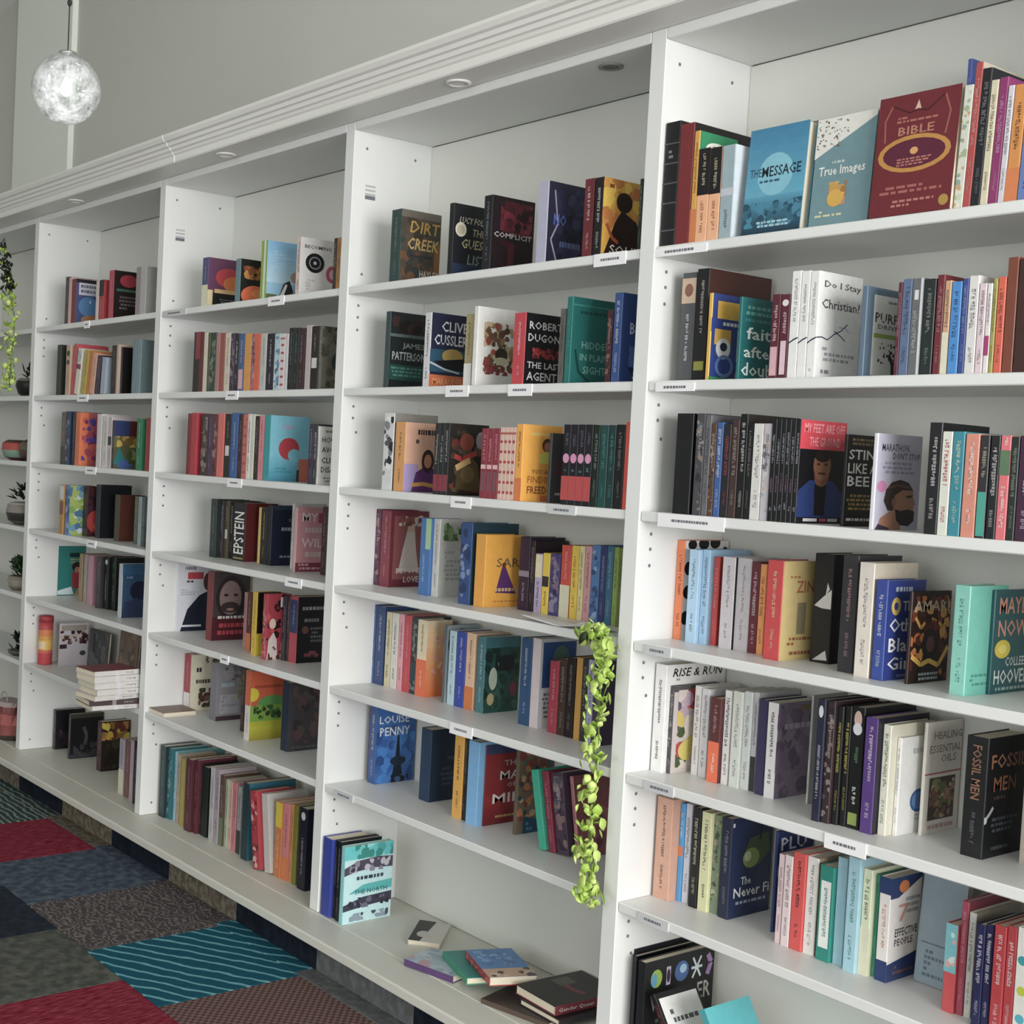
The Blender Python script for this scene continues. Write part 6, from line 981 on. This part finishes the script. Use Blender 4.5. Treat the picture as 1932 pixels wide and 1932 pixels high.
for i, (t, cc, nm) in enumerate(((.018, 'd8d2ca', 'lowest'), (.022, '4a3a3c', 'second lowest'), (.020, 'd0c8c4', 'third lowest'), (.024, 'd6d2cc', 'middle'), (.026, 'cfccc4', 'third highest'), (.026, 'd4d0c6', 'second highest'), (.02, '7c2c34', 'topmost'))):
    lay(1.215 + rr.uniform(-.012, .008), .01 + rr.uniform(0, .012), z, 180 + rr.uniform(-5, 5) - 0, t, .16, .20 + rr.uniform(-.01, .012), 'd8d4d0' if i != 1 else '4a3a3c', cc, 'band', '', ('red covered book, %s in the stack of white books' if i == 6 else 'pale book lying flat, %s in the stack of seven') % nm, 920 + i, group=G2); z += t + .0004
lay(1.292, .018, ZS[6] + .0003, 0, .018, .125, .145, 'dcd8d0', '7c5a48', 'plain', '', 'brown covered book lying at the left end of the sixth shelf, second book bay', 940)
# books leaning / facing on the sixth shelf of the leftmost bay, and lying at the foot of the right bay
def upright(x, y, z, yaw, t, d, h, c, cc, sp, art, label, seed, back=0):
    root = empty('book', (x, y, z)); root.matrix_world = Matrix.Translation((x, y, z)) @ Matrix.Rotation(math.radians(back), 4, 'X') @ Matrix.Rotation(math.radians(yaw), 4, 'Z'); book_parts(root, t, d, h, c, cc, sp, art, seed)
    return tag(root, label, 'book')
upright(.145, .125, ZS[6] + .0002, 0, .012, .145, .20, 'cfc6cc', 'cfc6cc', 'plain', 'choir', 'white booklet with dark group photo beside the striped canister', 950)
upright(.20, .262, ZS[6] + .0002, -90, .014, .21, .18, '4a4e52', '44484c', 'plain', 'greyfig', 'dark grey book facing out at the back, left of the white stack', 951, -4)
upright(.50, .272, ZS[6] + .0002, -90, .016, .19, .235, '8a6a54', '7c5c48', 'plain', 'framepic', 'brown picture frame cover facing out behind the white stack', 952, -4)
upright(.72, .268, ZS[6] + .0002, -90, .018, .2, .235, '141316', '121114', 'plain', '', 'black book facing out behind the white stack', 953, -4)
def propped(x, y, lean, t, d, h, c, cc, sp, art, label, seed):
    root = empty('book'); root.matrix_world = Matrix.Translation((x, y, ZB + .0024)) @ Matrix.Rotation(math.radians(lean), 4, 'Y'); book_parts(root, t, d, h, c, cc, sp, art, seed)
    return tag(root, label, 'book', 'books propped against the atlas at the foot of the rightmost bay')
propped(4.035, .03, -33, .016, .15, .255, '1c1a1e', '1f1d20', 'red_t', 'card', 'black book with white card on its cover propped against the atlas', 960)
propped(4.165, .05, -32, .02, .16, .262, '3fa8b0', '56bcc4', 'plain', '', 'turquoise book propped at a slant beside the black one', 961)

# ------------------------------------------------------------------ loose sheet of paper curling over the shelf edge
g = MB(); n = 10; w = 6; pts = []
for i in range(n + 1):
    for j in range(w + 1):
        u, v = i / n, j / w
        x = 3.40 + .26 * u + .02 * v; yy = .012 + .10 * v - .03 * u; zz = ZS[4] + .0012 + .030 * max(0, u - .55) ** 1.6 * (1 - v) * 3.2 + .012 * (1 - u) ** 2 * (1 - v)
        pts.append((x, yy, zz))
tops = pts; bot = [(a, b_, c_ - .0006) for a, b_, c_ in pts]; N = len(pts); F_ = []
for i in range(n):
    for j in range(w):
        a = i * (w + 1) + j; b_ = a + w + 1; F_ += [(a, b_, b_ + 1, a + 1), (a + N + 1, b_ + 1 + N, b_ + N, a + N)]
for i in range(n):
    a = i * (w + 1); F_ += [(a, a + N, a + w + 1 + N, a + w + 1)]; a += w; F_ += [(a + w + 1, a + w + 1 + N, a + N, a)]
g.add(tops + bot, F_); tag(g.build('paper_sheet', M_TAG, None, True), 'loose white paper sheet curling at the front of the fourth shelf, third book bay', 'paper')

# ------------------------------------------------------------------ striped canister
c_ = empty('canister', (.085, .085, ZS[6] + .0003)); tag(c_, 'round red and yellow striped canister standing on the sixth shelf, leftmost book bay', 'canister')
R_ = .034
g = MB(); g.lathe([(R_ * .96, 0), (R_, .003), (R_, .055), (R_, .07), (R_, .115), (R_, .135), (R_, .165), (R_, .20)], n=28, cols=['b82c34', 'c8303a', 'd8604a', 'e8b848', 'd89a34', 'd87834', 'b83038']); g.build('body', M_OBJ, c_, True, True)
g = MB(); g.lathe([(R_ * 1.03, .2), (R_ * 1.03, .226), (R_ * .95, .23)], n=28, col='a82430'); g.build('lid', M_OBJ, c_, True, True)
g = MB()
for k in range(9):
    a0 = -2.2 + .2 * k; g.poly([((R_ + .0004) * math.cos(a), (R_ + .0004) * math.sin(a), zz) for a, zz in ((a0, .075), (a0 + .13, .075), (a0 + .13, .11), (a0, .11))], 'f0e0c8')
g.build('wrapper_print', M_OBJ, c_, colour=True)

# ------------------------------------------------------------------ trailing artificial ivy
def leaf_mesh(name, m, L=.026, Wd=.019):
    v = [(0, 0, 0), (Wd * .34, L * .2, .0018), (Wd * .5, L * .45, .0012), (Wd * .33, L * .75, 0), (0, L, -.002), (-Wd * .33, L * .75, 0), (-Wd * .5, L * .45, .0012), (-Wd * .34, L * .2, .0018), (0, L * .45, -.002)]
    f = [(0, 1, 8), (1, 2, 8), (2, 3, 8), (3, 4, 8), (4, 5, 8), (5, 6, 8), (6, 7, 8), (7, 0, 8)]
    v += [(a, b, c - .0007) for a, b, c in v]; f += [(q[2] + 9, q[1] + 9, q[0] + 9) for q in f]
    f += [(i, i + 9, (i + 1) % 8 + 9, (i + 1) % 8) for i in range(8)]
    me = bpy.data.meshes.new(name); me.from_pydata(v, [], f); me.materials.append(m); me.polygons.foreach_set('use_smooth', [True] * len(me.polygons)); return me
def leafmat(name, a, b):
    m = mat(name, a, .5); nt = m.node_tree; p = nt.nodes['Principled BSDF']; oi = nt.nodes.new('ShaderNodeObjectInfo'); mx = nt.nodes.new('ShaderNodeMix'); mx.data_type = 'RGBA'
    mx.inputs[6].default_value = (*hexc(a), 1); mx.inputs[7].default_value = (*hexc(b), 1); nt.links.new(oi.outputs['Random'], mx.inputs[0]); nt.links.new(mx.outputs[2], p.inputs['Base Color'])
    p.inputs['Transmission Weight'].default_value = 0; p.inputs['Subsurface Weight'].default_value = 0; return m
M_LIME = leafmat('lime_leaf', '9cc04c', 'd4e48c'); M_DARKLEAF = leafmat('dark_leaf', '12160f', '2c3a20')
L_LIME = leaf_mesh('leaf_lime', M_LIME); L_DARK = leaf_mesh('leaf_dark', M_DARKLEAF, .034, .015); L_SMALL = leaf_mesh('leaf_small', M_LIME, .019, .015)
def ivy(label, path, n, spread, dark, seed):
    r = random.Random(seed); root = empty('ivy_garland', path[0]); o0 = Vector(path[0]); tag(root, label, 'plant')
    def at(f):
        k = f * (len(path) - 1); i = min(int(k), len(path) - 2); return Vector(path[i]).lerp(Vector(path[i + 1]), k - i)
    for s in range(2):
        g = MB(); g.tube([at(i / 14) - o0 + Vector((math.sin(i * 1.7 + s * 2) * .010, math.cos(i * 1.3 + s) * .006, 0)) for i in range(15)], .0016, 5); g.build('stem', M_STEM, root, True)
    for i in range(n):
        f = r.random(); p = at(f) - o0; dk = dark(f, r)
        ang = r.uniform(0, 6.283); rad = spread * (.25 + .75 * r.random())
        p += Vector((math.cos(ang) * rad, min(.0, math.sin(ang)) * rad * .8 - .004, r.uniform(-.015, .015)))
        o = link('leaf', L_DARK if dk else (L_LIME if r.random() < .55 else L_SMALL), root)
        o.location = p; o.rotation_euler = (r.uniform(-2.6, -.9), r.uniform(-.7, .7), ang + r.uniform(-.6, .6) - 1.57); s = r.uniform(.85, 1.4); o.scale = (s, s, s)
    return root
pth = [(3.68, -.028, 1.213), (3.735, -.03, 1.25), (3.757, -.03, 1.18), (3.746, -.03, 1.087), (3.738, -.03, .955), (3.735, -.03, .824), (3.728, -.03, .716), (3.744, -.03, .642), (3.738, -.03, .566)]
ivy('lime green artificial ivy garland hanging down the post between third and rightmost bays', pth, 299, .042, lambda f, r: f < .16 and r.random() < .12, 11)
pth2 = [(-.33, -.035, 2.60), (-.27, -.035, 2.48), (-.20, -.035, 2.36), (-.16, -.035, 2.20), (-.165, -.035, 2.02), (-.19, -.035, 1.87)]
ivy('trailing ivy garland with dark upper leaves at the left picture edge', pth2, 230, .07, lambda f, r: f < .42 and r.random() < .8, 12)

# ------------------------------------------------------------------ ornaments in the far-left bay
def pot(label, cat, x, y, z, prof, cols, leaves, lm, lh, seed, name='potted_plant'):
    r = random.Random(seed); root = empty(name, (x, y, z + .0003)); tag(root, label, cat)
    g = MB(); g.lathe(prof, n=24, cols=cols); g.build('pot', M_OBJ, root, True, True); top = prof[-1][1]
    if leaves:
        g = MB(); g.lathe([(prof[-1][0] * .86, top - .004), (prof[-1][0] * .86, top + .0005)], n=16, col='2c241c'); g.build('soil', M_OBJ, root, False, True)
        for i in range(leaves):
            o = link('leaf', lm, root); a = r.uniform(0, 6.283); q = r.random(); o.location = (prof[-1][0] * .7 * q * math.cos(a), prof[-1][0] * .7 * q * math.sin(a), top + lh * r.random() * (1 - .5 * q))
            o.rotation_euler = (r.uniform(.2, 1.3), r.uniform(-.4, .4), a - 1.57); s = r.uniform(.9, 1.9); o.scale = (s, s, s)
    return root
pot('dark carved bowl on the second shelf of the far-left ornament bay', 'bowl', -.20, .075, ZS[2], [(.035, 0), (.055, .012), (.07, .05), (.066, .075), (.05, .088)], ['3a332c', '1c1a18', '2a2622', '8a8478'], 14, L_DARK, .05, 31, 'carved_bowl')
pot('red and green painted bowl on the third shelf of the far-left ornament bay', 'bowl', -.31, .09, ZS[3], [(.05, 0), (.085, .015), (.10, .05), (.095, .085), (.07, .10)], ['5a2c28', '7c9a88', 'a83c30', '4a3428'], 0, None, 0, 32, 'painted_bowl')
pot('brown twig ball ornament beside the painted bowl, third shelf, far-left ornament bay', 'ornament', -.155, .07, ZS[3], [(.02, 0), (.045, .02), (.055, .055), (.045, .09), (.02, .105)], ['3c2420', '5a4438', '6a5a50', '4a3a34'], 0, None, 0, 33, 'twig_ball')
pot('grey stone pot with dark plant on the fourth shelf, far-left ornament bay', 'plant', -.24, .085, ZS[4], [(.04, 0), (.075, .02), (.088, .06), (.08, .10), (.062, .11)], ['5c5650', '3a3634', '8a847c', 'b0aaa4'], 26, L_DARK, .09, 34)
pot('round green plant in a woven pot on the fifth shelf, far-left ornament bay', 'plant', -.24, .085, ZS[5], [(.045, 0), (.062, .02), (.068, .05), (.062, .07)], ['7a7264', '98907e', '8a8070'], 70, leaf_mesh('leaf_moss', leafmat('moss_leaf', '1f3020', '4c6a44'), .03, .02), .085, 35)
pot('low dish with dark pointed leaves on the sixth shelf, far-left ornament bay', 'plant', -.20, .08, ZS[6], [(.04, 0), (.06, .012), (.064, .025)], ['4a4a42', '5c5a50'], 30, L_DARK, .07, 36)
bg = empty('gift_bag', (-.24, .05, ZB + .0023)); tag(bg, 'crumpled red and grey patterned bag on the bottom board, far-left ornament bay', 'bag')
g = MB(); r = random.Random(7); prof = [(.07, 0), (.095, .03), (.10, .08), (.09, .13), (.075, .165), (.085, .19)]; g.lathe(prof, n=18, cols=['4a4038', '8a4440', 'a85450', '7c3c40', 'b8a8a4'])
g.v = [(x * (1 + r.uniform(-.12, .12)), y * .7 * (1 + r.uniform(-.12, .12)), z_) for x, y, z_ in g.v]; g.build('body', M_OBJ, bg, False, True)
g = MB(); g.tube([(.04 * math.cos(a), -.03, .185 + .05 * math.sin(a)) for a in [math.pi * i / 10 for i in range(11)]], .003, 6, 'b0a09c'); g.build('handle', M_OBJ, bg, True, True)

# ------------------------------------------------------------------ pendant globe lamp
LX, LY, LZ, LR = 1.711, -.613, 2.816, .1165
pl = empty('pendant_lamp', (LX, LY, LZ)); tag(pl, 'crackled clear glass globe pendant lamp hanging on a thin cord', 'lamp')
M_GLOBE = bpy.data.materials.new('crackled_glass'); M_GLOBE.use_nodes = True; nt = M_GLOBE.node_tree
for n in list(nt.nodes): nt.nodes.remove(n)
out = nt.nodes.new('ShaderNodeOutputMaterial'); tr = nt.nodes.new('ShaderNodeBsdfTransparent'); gl = nt.nodes.new('ShaderNodeBsdfGlossy'); df = nt.nodes.new('ShaderNodeBsdfTranslucent'); dif = nt.nodes.new('ShaderNodeBsdfDiffuse')
tr.inputs[0].default_value = (.93, .95, .95, 1); gl.inputs['Roughness'].default_value = .08; df.inputs[0].default_value = (.95, .96, .96, 1); dif.inputs[0].default_value = (.9, .92, .92, 1)
tc = nt.nodes.new('ShaderNodeTexCoord'); vo = nt.nodes.new('ShaderNodeTexVoronoi'); vo.inputs['Scale'].default_value = 60; nz = nt.nodes.new('ShaderNodeTexNoise'); nz.inputs['Scale'].default_value = 22; nz.inputs['Detail'].default_value = 5
nt.links.new(tc.outputs['Object'], vo.inputs['Vector']); nt.links.new(tc.outputs['Object'], nz.inputs['Vector'])
bp = nt.nodes.new('ShaderNodeBump'); bp.inputs['Strength'].default_value = .9; bp.inputs['Distance'].default_value = .006; nt.links.new(vo.outputs['Distance'], bp.inputs['Height'])
for q in (gl, df, dif): nt.links.new(bp.outputs[0], q.inputs['Normal'])
m1 = nt.nodes.new('ShaderNodeMixShader'); m2 = nt.nodes.new('ShaderNodeMixShader'); m3 = nt.nodes.new('ShaderNodeMixShader')
rp = nt.nodes.new('ShaderNodeMapRange'); rp.inputs[1].default_value = .38; rp.inputs[2].default_value = .62; rp.inputs[3].default_value = .10; rp.inputs[4].default_value = .82; nt.links.new(nz.outputs['Fac'], rp.inputs[0])
m3.inputs[0].default_value = .5; nt.links.new(df.outputs[0], m3.inputs[1]); nt.links.new(dif.outputs[0], m3.inputs[2])
nt.links.new(rp.outputs[0], m1.inputs[0]); nt.links.new(tr.outputs[0], m1.inputs[1]); nt.links.new(m3.outputs[0], m1.inputs[2])
lw = nt.nodes.new('ShaderNodeLayerWeight'); lw.inputs[0].default_value = .35; nt.links.new(lw.outputs['Facing'], m2.inputs[0]); nt.links.new(m1.outputs[0], m2.inputs[1]); nt.links.new(gl.outputs[0], m2.inputs[2]); nt.links.new(m2.outputs[0], out.inputs[0])
bm = bmesh.new(); bmesh.ops.create_uvsphere(bm, u_segments=48, v_segments=28, radius=LR)
me = bpy.data.meshes.new('globe'); bm.to_mesh(me); bm.free(); me.materials.append(M_GLOBE); me.polygons.foreach_set('use_smooth', [True] * len(me.polygons)); link('globe', me, pl)
M_BULB = bpy.data.materials.new('lit_bulb'); M_BULB.use_nodes = True; pb = M_BULB.node_tree.nodes['Principled BSDF']; pb.inputs['Emission Color'].default_value = (1, .98, .94, 1); pb.inputs['Emission Strength'].default_value = 3
g = MB(); g.lathe([(.005, .04), (.009, .03), (.017, .012), (.02, -.002), (.017, -.016), (.006, -.024)][::-1], n=20); g.build('bulb', M_BULB, pl, True)
g = MB(); g.lathe([(.012, .038), (.014, .06), (.014, .112), (.03, .114), (.03, .122), (.008, .126)], n=20); g.build('socket_cap', M_METAL, pl, True)
g = MB(); g.tube([(0, 0, .12), (0, 0, .3), (0, 0, CEIL - LZ - .002)], .0022, 6); g.build('cord', M_CORD, pl)
g = MB(); g.lathe([(.003, .275), (.008, .283), (.008, .293), (.003, .30)], n=12); g.build('cord_connector', M_CORD, pl)
g = MB(); g.lathe([(.05, CEIL - LZ - .022), (.05, CEIL - LZ - .0005)], n=24); g.build('ceiling_canopy', M_METAL, pl)
ld = bpy.data.lights.new('pendant_light', 'POINT'); ld.energy = .55; ld.shadow_soft_size = .05; lo = bpy.data.objects.new('pendant_light', ld); COL.objects.link(lo); lo.parent = pl; lo.location = (0, 0, -.075)
